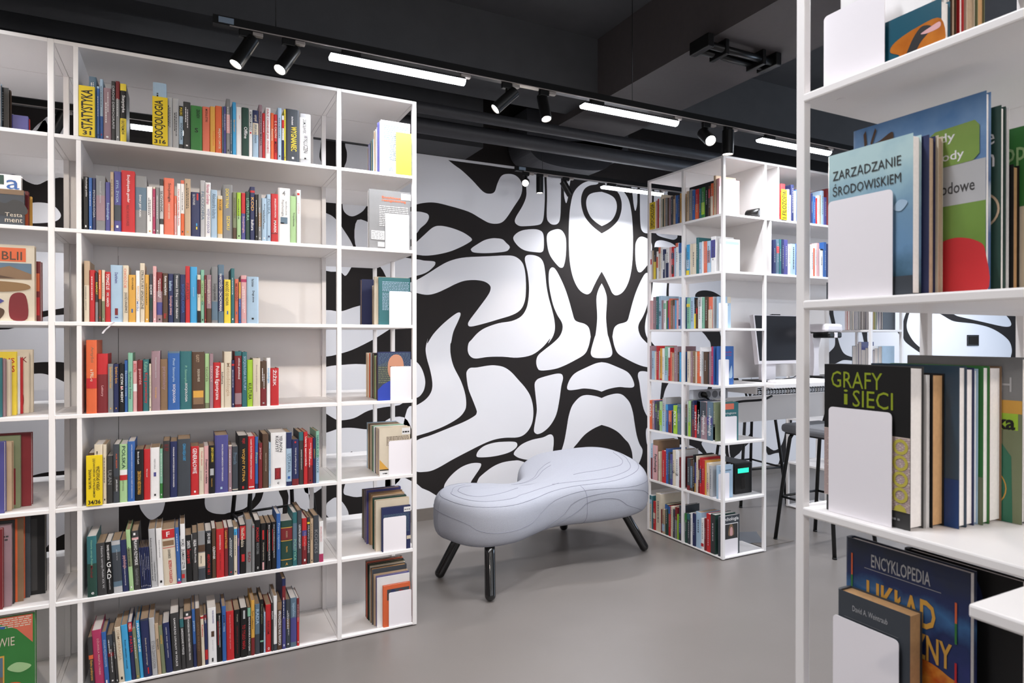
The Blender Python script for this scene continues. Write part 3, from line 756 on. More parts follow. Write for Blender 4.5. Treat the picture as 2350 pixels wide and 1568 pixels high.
# floor box with cable hatch behind the corner bookcase
fb = empty('floor_socket_box', onZ(1730, 1245, .003)); tag(fb, 'dark floor socket box with raised lid beyond the corner bookcase', 'floor socket')
p = onZ(1727, 1246, 0); C = Vector(fb.location)
MB().box((p.x - .02, p.y - .1, .0005), (p.x + .28, p.y + .16, .003), M_BASEB).build('frame_plate', fb, off=C)
mb = MB(); mb.poly([(p.x - .1, p.y + .02, .004), (p.x + .06, p.y - .04, .004), (p.x + .09, p.y + .05, .05), (p.x - .04, p.y + .10, .05)], M_GREYPL)
mb.poly([(p.x - .1, p.y + .02, .002), (p.x + .06, p.y - .04, .002), (p.x + .09, p.y + .05, .046), (p.x - .04, p.y + .10, .046)][::-1], M_GREYPL)
mb.build('hatch_lid', fb, off=C)

# ------------------------------------------------------------------ upholstered bench
def bench():
    t = empty('bench', (2.0, 3.5, 0)); tag(t, 'light grey peanut shaped upholstered bench on four black legs', 'bench')
    C = Vector(t.location)
    zlow = .255
    bot = [(1000, 1190), (1012, 1222), (1045, 1250), (1120, 1262), (1190, 1248), (1245, 1222), (1290, 1206), (1345, 1202), (1400, 1196), (1450, 1183), (1478, 1150)]
    out = [(1.245, 3.42), (1.262, 3.28), (1.33, 3.14), (1.44, 3.07), (1.60, 3.08), (1.77, 3.17), (1.93, 3.255), (2.10, 3.26), (2.28, 3.215), (2.46, 3.20), (2.62, 3.26),
           (2.725, 3.40), (2.765, 3.58), (2.75, 3.78), (2.66, 3.94), (2.50, 4.03), (2.28, 4.05), (2.09, 3.98), (2.0, 3.86), (1.93, 3.71), (1.80, 3.64), (1.64, 3.66), (1.47, 3.67), (1.33, 3.58)]
    N = 144
    sp = smooth(out, 6); assert len(sp) == N
    med = [(1.46, 3.38), (1.75, 3.43), (1.98, 3.47), (2.2, 3.56), (2.44, 3.64)]
    def nearest(p):
        best = None
        for a, b in zip(med, med[1:]):
            ax, ay = b[0] - a[0], b[1] - a[1]; q = ((p[0] - a[0]) * ax + (p[1] - a[1]) * ay) / (ax * ax + ay * ay)
            q = max(0, min(1, q)); x, y = a[0] + ax * q, a[1] + ay * q
            d = math.hypot(p[0] - x, p[1] - y)
            if best is None or d < best[0]: best = (d, x, y)
        return best[1], best[2]
    ms = [nearest(p) for p in sp]
    for _ in range(6): ms = [((ms[i - 1][0] + 2 * ms[i][0] + ms[(i + 1) % N][0]) / 4, (ms[i - 1][1] + 2 * ms[i][1] + ms[(i + 1) % N][1]) / 4) for i in range(N)]
    def sst(a, b, x):
        x = max(0, min(1, (x - a) / (b - a))); return x * x * (3 - 2 * x)
    def ztop(x, y):
        # the left lobe is level, the larger lobe swells and falls forward and outward
        z = .488 + .08 * sst(1.8, 2.3, x) * sst(3.15, 3.9, y) + .03 * sst(2.3, 2.75, x)
        z += .018 * (1 - sst(1.3, 1.8, x))
        z -= .02 * math.exp(-((x - 1.95) / .25) ** 2)
        return z
    def zbot(x, y): return zlow - .012 * math.exp(-((x - 2.0) / .28) ** 2) + .012 * sst(2.2, 2.75, x)
    def S(i, s):
        """s in 0..1 under side, 1..2 side wall from bottom to top, 2..3 top towards the middle"""
        i %= N
        k0, k1 = int(math.floor(i)) % N, (int(math.floor(i)) + 1) % N; f = i - math.floor(i)
        px, py = sp[k0][0] * (1 - f) + sp[k1][0] * f, sp[k0][1] * (1 - f) + sp[k1][1] * f
        mx, my = ms[k0][0] * (1 - f) + ms[k1][0] * f, ms[k0][1] * (1 - f) + ms[k1][1] * f
        D = math.hypot(px - mx, py - my)
        if s <= 2:
            # superellipse side
            th = (s - 1) * math.pi - math.pi / 2 if s > 1 else -math.pi / 2
            if s > 1:
                c, sn = math.cos(th), math.sin(th)
                rr = .105
                ins = rr * (1 - abs(c) ** .62); h = (1 + (abs(sn) ** .62) * (1 if sn > 0 else -1)) / 2
            else: ins = .105 + (D - .105) * (1 - s) * .98; h = 0
        else:
            ins = .105 + (D - .105) * min(.98, (s - 2)); h = 1
        q = ins / D if D > 0 else 0
        x, y = px + (mx - px) * q, py + (my - py) * q
        zt, zb_ = ztop(x, y), zbot(x, y)
        if s > 2: zt += .012 * math.sin(min(1, s - 2) * math.pi / 2)
        elif s > 1: pass
        return Vector((x, y, zb_ + (zt - zb_) * h))
    levels = [0, .5, .9] + [1 + j / 16 for j in range(17)] + [2.12, 2.3, 2.5, 2.7, 2.85, 3.0]
    mb = MB(); k = mb.mi(M_FABRIC)
    for s in levels:
        for i in range(N): mb.v.append(tuple(S(i, s)))
    L = len(levels)
    for r in range(L - 1):
        for i in range(N):
            mb.f.append((r * N + i, r * N + (i + 1) % N, (r + 1) * N + (i + 1) % N, (r + 1) * N + i)); mb.m.append(k); mb.sm.append(True)
    # close the middle of top by mirroring pairs
    tp = [(L - 1) * N + i for i in range(N)]
    mb.f.append(tuple(tp)); mb.m.append(k); mb.sm.append(True)
    mb.f.append(tuple(range(N))[::-1]); mb.m.append(k); mb.sm.append(True)
    seat = mb.build('seat_cushion', t, off=C)
    # stitched contour seams, each following the surface
    def idx(u):      # outline index whose front side projects near pixel column u
        best = min(range(N), key=lambda i: (0 if i < 74 else 1000) + abs(pj(S(i, 1.5))[0] - u)); return best
    def pj(p):
        d = Vector(p) - Vector((0, 0, CH)); D = d.dot(FW); return 1175 + CF * d.dot(RT) / D, 784 - CF * d.dot(UP) / D
    def seam(keys, r=.0016):
        """keys: (outline index, s)"""
        ks = smooth(keys, 7, False)
        pts = []
        for i, s in ks:
            p = S(i, max(1.02, min(2.95, s))); pts.append(p)
        MB().tube(pts, r, M_FSEAM, 6).build('stitched_seam', seat, off=C)
    # outline indices run 0 = left end, ~24 = left lobe front, ~44 = waist, ~62 = right lobe front, 72 = right end
    seam([(-14, 1.58), (0, 1.56), (10, 1.52), (20, 1.46), (30, 1.50), (38, 1.66), (46, 1.74), (56, 1.66), (66, 1.60), (74, 1.52), (84, 1.5)])
    seam([(-16, 1.95), (-6, 1.86), (4, 1.80), (12, 1.76), (22, 1.76), (32, 1.82), (40, 1.90), (48, 1.93), (58, 1.97), (66, 1.90), (74, 1.80), (86, 1.75)])
    seam([(2, 1.28), (10, 1.24), (18, 1.2), (26, 1.18), (32, 1.25), (38, 1.45), (44, 1.60), (52, 1.64), (60, 1.50), (70, 1.42), (80, 1.4)])
    seam([(33, 1.10), (37, 1.30), (42, 1.48), (48, 1.55), (54, 1.44), (58, 1.28), (61, 1.12)])
    seam([(-12, 2.10), (0, 2.0), (8, 1.95), (18, 1.93), (28, 2.0), (36, 2.12), (42, 2.3)])
    seam([(40, 2.3), (47, 2.12), (56, 2.10), (66, 2.02), (76, 1.93), (86, 1.9)])
    seam([(-12, 2.45), (0, 2.30), (8, 2.22), (18, 2.25), (26, 2.42), (31, 2.7)])
    seam([(48, 2.6), (55, 2.46), (62, 2.28), (69, 2.12), (76, 1.99)])
    seam([(102, 2.5), (108, 2.36), (113, 2.22), (118, 2.1), (121, 2.0)])
    seam([(104, 2.6), (111, 2.42), (116, 2.32), (121, 2.2)])
    # vertical closing seams
    MB().tube([S(44, 1.08 + .9 * j / 10) for j in range(10)], .0018, M_FSEAM, 6).build('closing_seam', seat, off=C)
    MB().tube([S(3, 1.1 + .7 * j / 10) for j in range(11)], .0012, M_FSEAM, 6).build('closing_seam', seat, off=C)
    # legs
    legs = [((1.465, 3.47, .30), (1.305, 3.48)), ((1.47, 3.16, .30), (1.425, 3.055)), ((2.50, 3.42, .33), (2.645, 3.325)), ((2.36, 3.84, .33), (2.42, 3.945))]
    for (a, f) in legs:
        a = Vector(a); b = Vector((f[0], f[1], .0))
        d = (b - a).normalized(); e = b - d * .0
        R = .029; e = Vector((b.x, b.y, R)) 
        pts = [a + (e - a) * q for q in (0, .3, .6, .9, 1)]
        dd = (e - a).normalized()
        ring = [R * .98, R, R, R, R]
        for j in range(1, 7):
            th = math.pi / 2 * j / 6; pts.append(e + dd * R * math.sin(th) * .96); ring.append(R * math.cos(th) + .0004)
        MB().tube(pts, ring, M_LACQ, 28).build('leg', t, off=C)
    return t
bench()
# ------------------------------------------------------------------ books
rnd = random.Random(7)
ORD = {6: 'top shelf', 5: 'second shelf', 4: 'third shelf', 3: 'fourth shelf', 2: 'fifth shelf', 1: 'sixth shelf', 0: 'bottom shelf'}
USED = {}


def contrast(c): return 'W' if c in 'KkNrFDTPHRBsEMGdOofVp' else 'K'


BOOKS = []


def book(o, ux, uy, w, h, d, col, lean=0.0, pages=None, bands=(), texts=(), marks=True, name='book', tall_cover=None, detail=True, mb_out=None, wrap=0):
    """one book standing on a shelf. o: lower corner of the spine; ux: along the shelf; uy: from the spine into the shelf.
    w spine width, h height, d depth. The cover is the thing's mesh; page block, bands and lettering are its parts."""
    o, ux, uy = Vector(o), Vector(ux), Vector(uy)
    uz = Vector((0, 0, 1))
    if lean:
        a = math.radians(lean); uz2 = (uz * math.cos(a) + ux * math.sin(a)); ux = (ux * math.cos(a) - uz * math.sin(a)); uz = uz2
        if math.sin(a) > 0: o = o + Vector((0, 0, w * math.sin(a)))
    def P(x, y, z): return o + ux * x + uy * y + uz * z
    m = col if not isinstance(col, str) else PM[col]
    t = min(.0011, w * .10) if not tall_cover else tall_cover; bul = min(.0025, w * .12)
    outer = [(0, d), (0, .004), (w * .12, bul * .35), (w * .32, .0003), (w * .68, .0003), (w * .88, bul * .35), (w, .004), (w, d)]
    inner = [(w - t, d), (w - t, .006), (t, .006), (t, d)]
    flip = ux.cross(uy).z < 0
    cm = MB() if mb_out is None else mb_out
    def quad(a, b, c, e, mm): cm.poly([a, b, c, e] if not flip else [e, c, b, a], mm)
    ring = outer + inner; n = len(ring)
    for i in range(n):
        (xa, ya), (xb, yb_) = ring[i], ring[(i + 1) % n]
        quad(P(xa, ya, 0), P(xb, yb_, 0), P(xb, yb_, h), P(xa, ya, h), m)
    # top and bottom rims
    for z in (0, h):
        for i in range(1):
            a = [P(x, y, z) for x, y in outer[:2] + inner[2:]]
        cm.poly([P(0, d, z), P(0, .004, z), P(t, .006, z), P(t, d, z)], m)
        cm.poly([P(w, .004, z), P(w, d, z), P(w - t, d, z), P(w - t, .006, z)], m)
        cm.poly([P(x, y, z) for x, y in outer[1:7]] + [P(w - t, .006, z), P(t, .006, z)], m)
    pm = pages or rnd.choice([M_PAGES, M_PAGET, M_PAGET])
    e = .003
    pb = [(t, .006), (w - t, .006), (w - t, d - e), (t, d - e)]
    pg = MB() if mb_out is None else mb_out
    for i in range(4):
        (xa, ya), (xb, yb_) = pb[i], pb[(i + 1) % 4]
        pg.poly([P(xa, ya, e), P(xb, yb_, e), P(xb, yb_, h - e), P(xa, ya, h - e)], pm)
    pg.poly([P(x, y, h - e) for x, y in pb], pm)
    pg.poly([P(x, y, e) for x, y in pb][::-1], pm)
    if mb_out is not None:
        for (c, a, b) in bands:
            cm.poly([P(w * .04, -.0003, h * (1 - b / 100)), P(w * .96, -.0003, h * (1 - b / 100)), P(w * .96, -.0003, h * (1 - a / 100)), P(w * .04, -.0003, h * (1 - a / 100))], PM[c])
        if marks and not texts:
            cc = PM['g' if contrast(col) == 'W' else 'H']; a0 = rnd.uniform(.1, .3); b0 = rnd.uniform(.55, .85); x0 = w * .42; x1 = w * .58
            z = a0
            while z < b0:
                q = rnd.uniform(.02, .06)
                cm.poly([P(x0, -.0006, h * (1 - z - q)), P(x1, -.0006, h * (1 - z - q)), P(x1, -.0006, h * (1 - z)), P(x0, -.0006, h * (1 - z))], cc)
                z += q + .018
        return None
    root = cm.build(name, off=tuple(o))
    pg.build('page_block', root, off=tuple(o))
    if bands:
        for (c, a, b) in bands:
            bm_ = MB(); xs_ = [w * .015, w * .12, w * .32, w * .68, w * .88, w * .985]; ys_ = [.0035, bul * .35, 0, 0, bul * .35, .0035]
            za, zb_ = h * (1 - b / 100), h * (1 - a / 100)
            for i in range(5):
                bm_.poly([P(xs_[i], ys_[i] - .0003, za), P(xs_[i + 1], ys_[i + 1] - .0003, za), P(xs_[i + 1], ys_[i + 1] - .0003, zb_), P(xs_[i], ys_[i] - .0003, zb_)], PM[c])
            bm_.build('spine_band', root, off=tuple(o))
    for tx in texts:
        tm = MB()
        k, c, s, a, b = tx[:5]; x0 = tx[5] if len(tx) > 5 else .2; x1 = tx[6] if len(tx) > 6 else .8
        mm = PM[c]
        if k == 'T': put_text(tm, s, P(w * x0, -.0008, h * (1 - a / 100)), -uz, ux, h * (b - a) / 100, w * (x1 - x0), mm, .012)
        elif k == 'U': put_text(tm, s, P(w * x1, -.0008, h * (1 - b / 100)), uz, -ux, h * (b - a) / 100, w * (x1 - x0), mm, .012)
        elif k == 'H': put_text(tm, s, P(w * x0, -.0008, h * (1 - b / 100)), ux, uz, w * (x1 - x0), h * (b - a) / 100, mm, .012)
        elif k == 'R': tm.poly([P(w * x0, -.0007, h * (1 - b / 100)), P(w * x1, -.0007, h * (1 - b / 100)), P(w * x1, -.0007, h * (1 - a / 100)), P(w * x0, -.0007, h * (1 - a / 100))], mm)
        if tm.v: tm.build('spine_emblem' if k == 'R' else 'spine_lettering', root, off=tuple(o))
    tm = MB()
    if marks and not texts and detail:
        base = bands[0][0] if bands else col
        cc = PM[contrast(col if isinstance(col, str) else 'K')]
        cc2 = PM[rnd.choice(['W', 'K', 'y', 'R', 'g']) if rnd.random() < .4 else contrast(col)]
        rows = [(.36, .50)] if w < .018 else [(.28, .40), (.54, .64)]
        for (xa, xb) in rows:
            z = rnd.uniform(.08, .3); zz = z + rnd.uniform(.25, .5)
            while z < min(zz, .86):
                q = rnd.uniform(.012, .05)
                tm.poly([P(w * xa, -.0008, h * (1 - z - q)), P(w * xb, -.0008, h * (1 - z - q)), P(w * xb, -.0008, h * (1 - z)), P(w * xa, -.0008, h * (1 - z))], cc)
                z += q + .010
        z = rnd.uniform(.90, .935)
        tm.poly([P(w * .36, -.0008, h * (1 - z - .03)), P(w * .64, -.0008, h * (1 - z - .03)), P(w * .64, -.0008, h * (1 - z)), P(w * .36, -.0008, h * (1 - z))], cc2)
    if tm.v: tm.build('spine_lettering', root, off=tuple(o))
    return root


def parse(spec):
    out = []
    for ln in spec.strip().split(';'):
        ln = ln.strip()
        if not ln: continue
        seg = [s.strip() for s in ln.split('|')]
        a = seg[0].split()
        r = dict(x0=float(a[0]), x1=float(a[1]), y=float(a[2]), c=a[3], sh=float(a[4]) if len(a) > 4 else 0, bands=[], texts=[], title=None)
        for s in seg[1:]:
            q = s.split(' ')
            if q[0] == 'B': r['bands'].append((q[1], float(q[2]), float(q[3])))
            elif q[0] in 'TUHR':
                if ':' in s:
                    h, body = s.split(':', 1); q = h.split(' ')
                else: body = ''
                t = [q[0], q[1], body, float(q[2]), float(q[3])] + [float(z) for z in q[4:6]]
                r['texts'].append(tuple(t))
            elif q[0] == 'N': r['title'] = s[2:]
        out.append(r)
    return out


def thick(w): return 'slim ' if w < .0135 else ('thick ' if w > .032 else '')


def row(k, regions, xmin=None):
    """books of one shelf of the wide bay, spines towards the reader"""
    zs = k * GP + GB
    B = []
    for (rx, ry, sc, spec) in regions:
        for r in parse(spec):
            u0, u1 = rx + r['x0'] * sc, rx + r['x1'] * sc; v = ry + r['y'] * sc
            sh = r['sh'] * sc
            top = onY((u0 + u1) / 2, v, YF + .006)
            h = max(.10, min(top.z - zs, GP - GB - .006))
            # lower ends of the spine, moved by the lean
            b0 = onY(u0 + sh, 784, YF + .006).x; b1 = onY(u1 + sh, 784, YF + .006).x
            t0 = onY(u0, 784, YF + .006).x
            B.append(dict(r=r, x0=b0, x1=b1, h=h, lean=math.degrees(math.atan2(t0 - b0, h))))
    for i in range(len(B) - 1):             # neighbours share one boundary
        m = (B[i]['x1'] + B[i + 1]['x0']) / 2
        if B[i + 1]['x0'] - B[i]['x1'] < .012: B[i]['x1'] = m; B[i + 1]['x0'] = m
    for i, b in enumerate(B):
        r = b['r']; w = max(.005, b['x1'] - b['x0'] - .0008)
        ln = b['lean']
        if abs(ln) > .5: w = w * math.cos(math.radians(ln))
        d = min(.24, max(.125, b['h'] * rnd.uniform(.66, .74)))
        yb_ = YF + .004 + rnd.uniform(0, .004)
        o = book((b['x0'] + .0004, yb_, zs + .0006), (1, 0, 0), (0, 1, 0), w, b['h'], d, r['c'], ln, None, r['bands'], r['texts'])
        l = B[i - 1]['r']['c'] if i else None; rr = B[i + 1]['r']['c'] if i < len(B) - 1 else None
        nm = PAL[r['c']][1]
        if r['bands']:
            bn = PAL[r['bands'][0][0]][1]
            if bn != nm: nm = nm + ' and ' + bn
        if r['title']: lab = '%s%s book titled %s on the %s' % (thick(w), nm, r['title'], ORD[k])
        elif l and rr: lab = '%s%s book between %s and %s books, %s' % (thick(w), nm, PAL[l][1], PAL[rr][1], ORD[k])
        elif rr: lab = '%s%s book standing first on the %s beside %s book' % (thick(w), nm, ORD[k], PAL[rr][1])
        else: lab = '%s%s book closing the row on the %s' % (thick(w), nm, ORD[k])
        # the nearest titled book sets apart the ones that would read alike
        near = [(abs(j - i), B[j]['r']['title'], 'after' if j < i else 'before') for j in range(len(B)) if j != i and B[j]['r']['title']]
        BOOKS.append((o, lab, near, ORD[k] + ' of the wide bay', nm, thick(w), i, len(B)))


def wall_sign(x0, y0, x1, y1, lines, label, z0=None, ly=None, big=None):
    """yellow subject card standing at the shelf front"""
    s = empty('shelf_sign', ((x0 + x1) / 2, y0, z0)); tag(s, label, 'sign', 'yellow subject cards on the shelves')
    return s


def sign(u0, u1, v0, v1, k, ups, foot, label, Y=YF - .004, group='yellow subject cards on the shelves', foot_h=.13):
    zs = k * GP + GB
    x0, x1 = onY(u0, 784, Y).x, onY(u1, 784, Y).x; zt = onY((u0 + u1) / 2, v0, Y).z; zb_ = zs + .0005
    s = empty('shelf_sign', ((x0 + x1) / 2, Y, zb_)); tag(s, label, 'sign', group); C = Vector(s.location)
    card = MB().box((x0, Y - .003, zb_), (x1, Y, zt), M_SIGNY, .0006).build('card', s, off=C)
    MB().box((x0 + .004, Y, zb_), (x1 - .004, Y + .006, zb_ + (zt - zb_) * .9), M_SIGNY).build('card_support', s, off=C)
    t = MB(); H_ = zt - zb_; W = x1 - x0; n = len(ups)
    for i, (txt, a, b) in enumerate(ups):
        xa = x0 + W * (.14 + .72 * i / n + (.0 if n > 1 else .0)); wd = W * .72 / n * (.86 if n > 1 else 1)
        put_text(t, txt, (xa + wd, Y - .0036, zb_ + H_ * (1 - b)), (0, 0, 1), (-1, 0, 0), H_ * (b - a), wd, PM['K'], .018, .3, 1.9)
    if foot: put_text(t, foot, (x0 + W * .12, Y - .0036, zb_ + H_ * .03), (1, 0, 0), (0, 0, 1), W * .76, H_ * .085, PM['K'], .03, .4, 1.6)
    t.build('card_lettering', card, off=C)


# top shelf
row(6, [(0, 60, .31894, """645 698 366 s;700 722 435 B|B b 0 4;722 746 383 b|B B 62 100;748 804 446 V;806 834 397 k|T g 8 80:DROGI DEMOGRAFII;836 866 397 G|B r 0 30;868 914 416 K|B Y 0 12|B Y 60 100|T W 20 50:Statystyka|T K 62 88:I EKSTREMÓW|N STATYSTYKA"""),
        (340, 160, .18723, """64 222 162 b;240 302 345 g;304 382 356 g;385 434 445 b|B K 0 24|B k 90 100|T Y 4 22:POLSKI|T K 40 80:SOCJOLOGIA|N SOCJOLOGIA POLSKI;437 524 396 k;528 668 446 E|H K 50 60 .35 .65:S|T K 8 28 .5 .8:ZBIGNIEW|N S;670 762 458 o|T K 5 34 .4 .7:MODUŁ ETYKI;764 828 455 y|T O 50 90 .5 .8:SOCJOLOGIA;826 910 448 O|T C 48 92 .4 .8:MIĘKKI UMYSŁ;912 930 452 s;931 960 452 P|T W 5 62:ŻYCIE NA GORĄCO|N ŻYCIE NA GORĄCO;962 1010 361 G|B p 28 62;1012 1036 458 s;1038 1080 401 S|T y 20 70:dyrektor;1086 1152 459 W|T R 12 30 .5 .7:etyka;1155 1236 469 F|T W 40 64 .3 .8:Offline|N OFFLINE;1240 1282 495 W|T K 4 45:KOMPENDIUM WIEDZY|N KOMPENDIUM WIEDZY|R R 47 51 .3 .7;1285 1358 501 b|B N 0 27|B C 27 52|T C 10 24:umysł|T s 30 70:język a zachowanie;1360 1403 433 V|T K 5 85:SOCJOLOGIA MIASTA;1405 1438 535 R;1440 1504 468 W|T R 3 90:DALE CARNEGIE JAK ZDOBYĆ;1506 1544 534 O|T C 35 60:Kwantowa;1546 1588 550 R|T C 15 52:E. E. CALDINI|T K 60 85:MOTYW;1592 1640 472 b;1642 1668 566 W|B N 55 100|B R 10 28;1672 1690 488 Y;1692 1852 488 H|T W 14 30 .35 .62:Artur Domosławski|T Y 33 80 .38 .8:WYGNANIEC|R W 91 95 .44 .6|N WYGNANIEC;1862 1996 545 g|B W 8 92|T K 12 40 .3 .6:DOMOSŁAWSKI|T K 44 80 .35 .75:WYKLUCZENI|R K 89 92 .42 .6|N WYKLUCZENI""")])
row(5, [(170, 370, .14043, """155 243 255 K|T W 2 38 .4 .75:Duchologia polska|R W 92 96 .35 .6|N DUCHOLOGIA POLSKA;247 302 275 B;304 360 276 N|T g 20 80:PSYCHOLOGIA;366 515 243 G|B V 36 82|T g 10 50 .4 .6:świadomość zbiorowa;520 596 345 P|T b 35 85:Socjologia;598 656 180 c;660 776 170 P|B H 56 82|T b 15 52 .3 .7:STYL ŻYCIA|R W 90 94 .3 .6;780 990 160 R|T W 7 52 .38 .64:Encyklopedia gender|T r 56 90 .38 .62:PŁEĆ W KULTURZE|N ENCYKLOPEDIA GENDER;1010 1190 245 G|B s 20 60|T W 33 72 .3 .58:ŚWIAT JEST PŁASKI|N ŚWIAT JEST PŁASKI;1196 1288 420 W;1292 1336 425 M|B C 0 4;1338 1400 430 G;1402 1466 297 k|B g 12 72|T k 14 68:SŁOWNIK|B W 82 100;1470 1640 280 o|T K 9 42 .38 .7:Socjologia|T C 45 72 .42 .6:ANTHONY GIDDENS|N SOCJOLOGIA;1642 1686 570 p|B o 0 50;1686 1744 370 W|T R 8 84:Czym jest wiedza tego świata;1746 1808 315 W|B o 0 6|B O 60 100;1812 1908 292 c;1916 2066 508 N|R S 70 76 .55 .68|R Y 78 84 .55 .68|R R 3 18 .62 .8|T g 5 30 .2 .45:SŁOWNIK;2070 2145 315 g|T s 20 70:FILOZOFIA;2150 2240 350 W|T M 4 40:Norman Goodman|T P 48 92:WSTĘP DO SOCJOLOGII|N WSTĘP DO SOCJOLOGII"""),
        (440, 370, .14468, """308 408 458 b|T s 8 60:Aleksandra kultura;410 490 548 C|B y 8 90|T k 10 35:KOLEJE;496 652 374 G|T Y 8 44 .3 .62:DOKTRYNA|T Y 58 84 .4 .72:SZOKU|N DOKTRYNA SZOKU;655 715 495 f|B D 76 100|T D 12 55:SOCJOLOGIA W ŚWIECIE;718 785 500 e|B L 0 50;790 855 508 P|B R 0 44|T p 46 90:Socjologia;858 925 485 F|T t 14 60:LITERATURA;930 1005 410 N|B R 7 11|T y 20 45:KOD|T W 62 82:kultura;1008 1054 530 K;1058 1110 525 G|B d 40 70;1114 1192 590 b;1196 1258 530 b|T s 10 42:POLSKA|R N 88 92 .3 .7;1262 1370 522 R|T W 10 50 .5 .8:SPOŁECZEŃSTWO RYZYKA|T W 56 82 .4 .75:MAREK|B r 82 84|N SPOŁECZEŃSTWO RYZYKA;1375 1562 430 W|T G 22 52 .26 .5:Psychologia|T G 24 50 .58 .78:społeczna|R s 54 66 .2 .78|R b 64 66 .2 .5|H G 5 14 .35 .6:4|N PSYCHOLOGIA SPOŁECZNA;1566 1662 555 e|T K 35 65 .4 .7:Trzydziesta;1670 1734 460 W|R R 6 10 .1 .7|T p 25 45:polska""")])
row(4, [(170, 560, .19149, """118 186 205 c|B C 40 100|T k 38 85 .2 .5:ORGANIZACJE I PAŃSTWO;188 252 315 R;255 291 345 k|T Y 20 45:RAPORT|B G 60 100;293 330 315 D|B O 0 56;332 370 314 C|B f 60 100;372 437 335 R|T W 4 36:TOMASZ LIS|T W 42 70:MY, NARÓD|N MY NARÓD;440 584 255 b|T P 13 32 .35 .6:Durkheim|R r 76 88 .35 .6|R P 91 93 .35 .6;586 652 258 C|T o 6 40:CHODŹCIE|T K 48 84:JULIUSZ ŁUKASIEWICZ;655 740 372 y|T K 6 32 .4 .7:PIĘTA ACHILLESA|R B 72 80 .4 .6;742 790 322 W|T y 30 60:REWOLUCJA|T B 60 78:MYŚLI;792 846 232 C|T k 12 78:STRUKTURY SPOŁECZNE|N STRUKTURY SPOŁECZNE;850 900 370 y;903 944 360 H|B F 50 75|T W 5 60:DOM;946 986 268 p;990 1060 340 V|B r 0 38|B P 60 85;1064 1126 352 D|T W 6 45:Koniec nowej kultury|T R 82 92:klasa;1130 1190 360 N|T b 15 35:kultura|T p 45 85:Socjologia zmiany;1193 1270 358 H|T W 4 92 .3 .7:Mrozewicz 33 Ewy i trzech Adamów|N 33 EWY;1273 1334 368 N|T B 20 80:SOCJOLOGIA;1336 1388 268 R|T r 30 60:PARTIA;1392 1475 276 S|T b 30 60 .4 .6:przestrzeń;1477 1518 372 C|B r 10 40|B K 75 100;1520 1562 312 t|B e 20 60;1565 1585 375 r;1588 1645 372 V|B D 70 100|T C 10 60:Socjologia krytyki;1650 1722 275 G|B s 62 95|T k 30 60:Socjologia pieniądza;1730 1798 250 s|B N 18 80|T W 15 80:WARTOŚCI I ZACHOWANIA;1800 1878 430 Y|T K 5 60:RADOŚĆ OD NOWA|R B 72 80 .4 .6|N RADOŚĆ OD NOWA;1882 1924 295 T;1926 1972 422 o|T r 10 50:MŁODOŚĆ|R B 74 80 .4 .6;1975 1998 460 B|B y 0 40;2003 2062 378 p|B M 8 14;2080 2214 395 b|T k 5 22 .4 .6:Paul Schnitzer|T K 30 55 .42 .65:Druga strona|R K 88 92 .4 .58|N DRUGA STRONA""")])
row(3, [(170, 750, .20851, """130 248 148 O|B R 52 66|T d 6 34 .4 .75:Artyści|T C 40 56 .4 .7:a PRL-u|N PRL;250 368 298 R|B r 35 100|T p 54 72 .35 .62:Lektury|N LEKTURY;370 430 412 G|T y 6 50:Społeczeństwo miast|R y 90 93 .4 .6;433 491 412 N|T y 6 40:Symbol w życiu|R y 90 93 .4 .6;493 551 412 K|T W 20 80:CZYM SĄ MEMY|R R 46 52 .3 .7;554 590 372 B|T b 10 80:Ekonomia nowa;592 643 290 t|T k 30 80:Społeczne światy;645 692 380 p|B W 45 60|T R 5 22:SIOSTRA;695 752 370 r|T p 15 50:powrót;757 824 362 T|T R 26 85:Kraj prawdziwy|T t 5 24:Kultura;826 848 410 C;850 945 270 V|T g 10 45 .4 .6:Współczesne teorie|T y 60 80 .4 .6:Socjologia;950 1028 358 d|T V 15 60:przemiany;1032 1163 275 B|B s 0 3|T b 12 52 .35 .6:Piotr Sztompka|T W 56 88 .35 .62:SOCJOLOGIA|N SOCJOLOGIA;1167 1292 272 T|T t 25 55 .35 .6:P. Sztompka|T W 55 87 .38 .62:SOCJOLOGIA|N SOCJOLOGIA;1298 1436 280 D|T c 5 18 .3 .6:KLASYCY|T C 30 52 .3 .7:SOCJOLOGIA WIELKIE|R y 68 80 .1 .9|R d 80 92 .1 .9|N WIELKIE SOCJOLOGIE;1439 1489 298 e|B f 90 100|T f 15 60:teoria;1491 1530 298 V|T p 15 60:SZKOŁY;1532 1612 396 R|T W 8 82:Polska Egzotyczna|N POLSKA EGZOTYCZNA;1615 1648 400 C|T k 18 50:kultura;1656 1732 276 C|T c 20 80:Metodologia;1734 1764 370 N|B R 8 12;1768 1845 272 r|B T 0 8|B V 75 95|T W 12 50 .45 .75:oblicza globalizacji|N OBLICZA GLOBALIZACJI;1848 1902 280 T|T b 8 70:SOCJOLOGIA KULTURY;1905 1965 366 L|T K 50 85:KULTURA;1968 2048 348 C|T V 14 70 .4 .6:Ekonomia społeczna polska;2051 2116 382 r|B D 0 60;2120 2160 345 W|T S 14 60:socjologia;2163 2254 458 R|T W 4 48 .3 .75:ŽIŽEK""")])
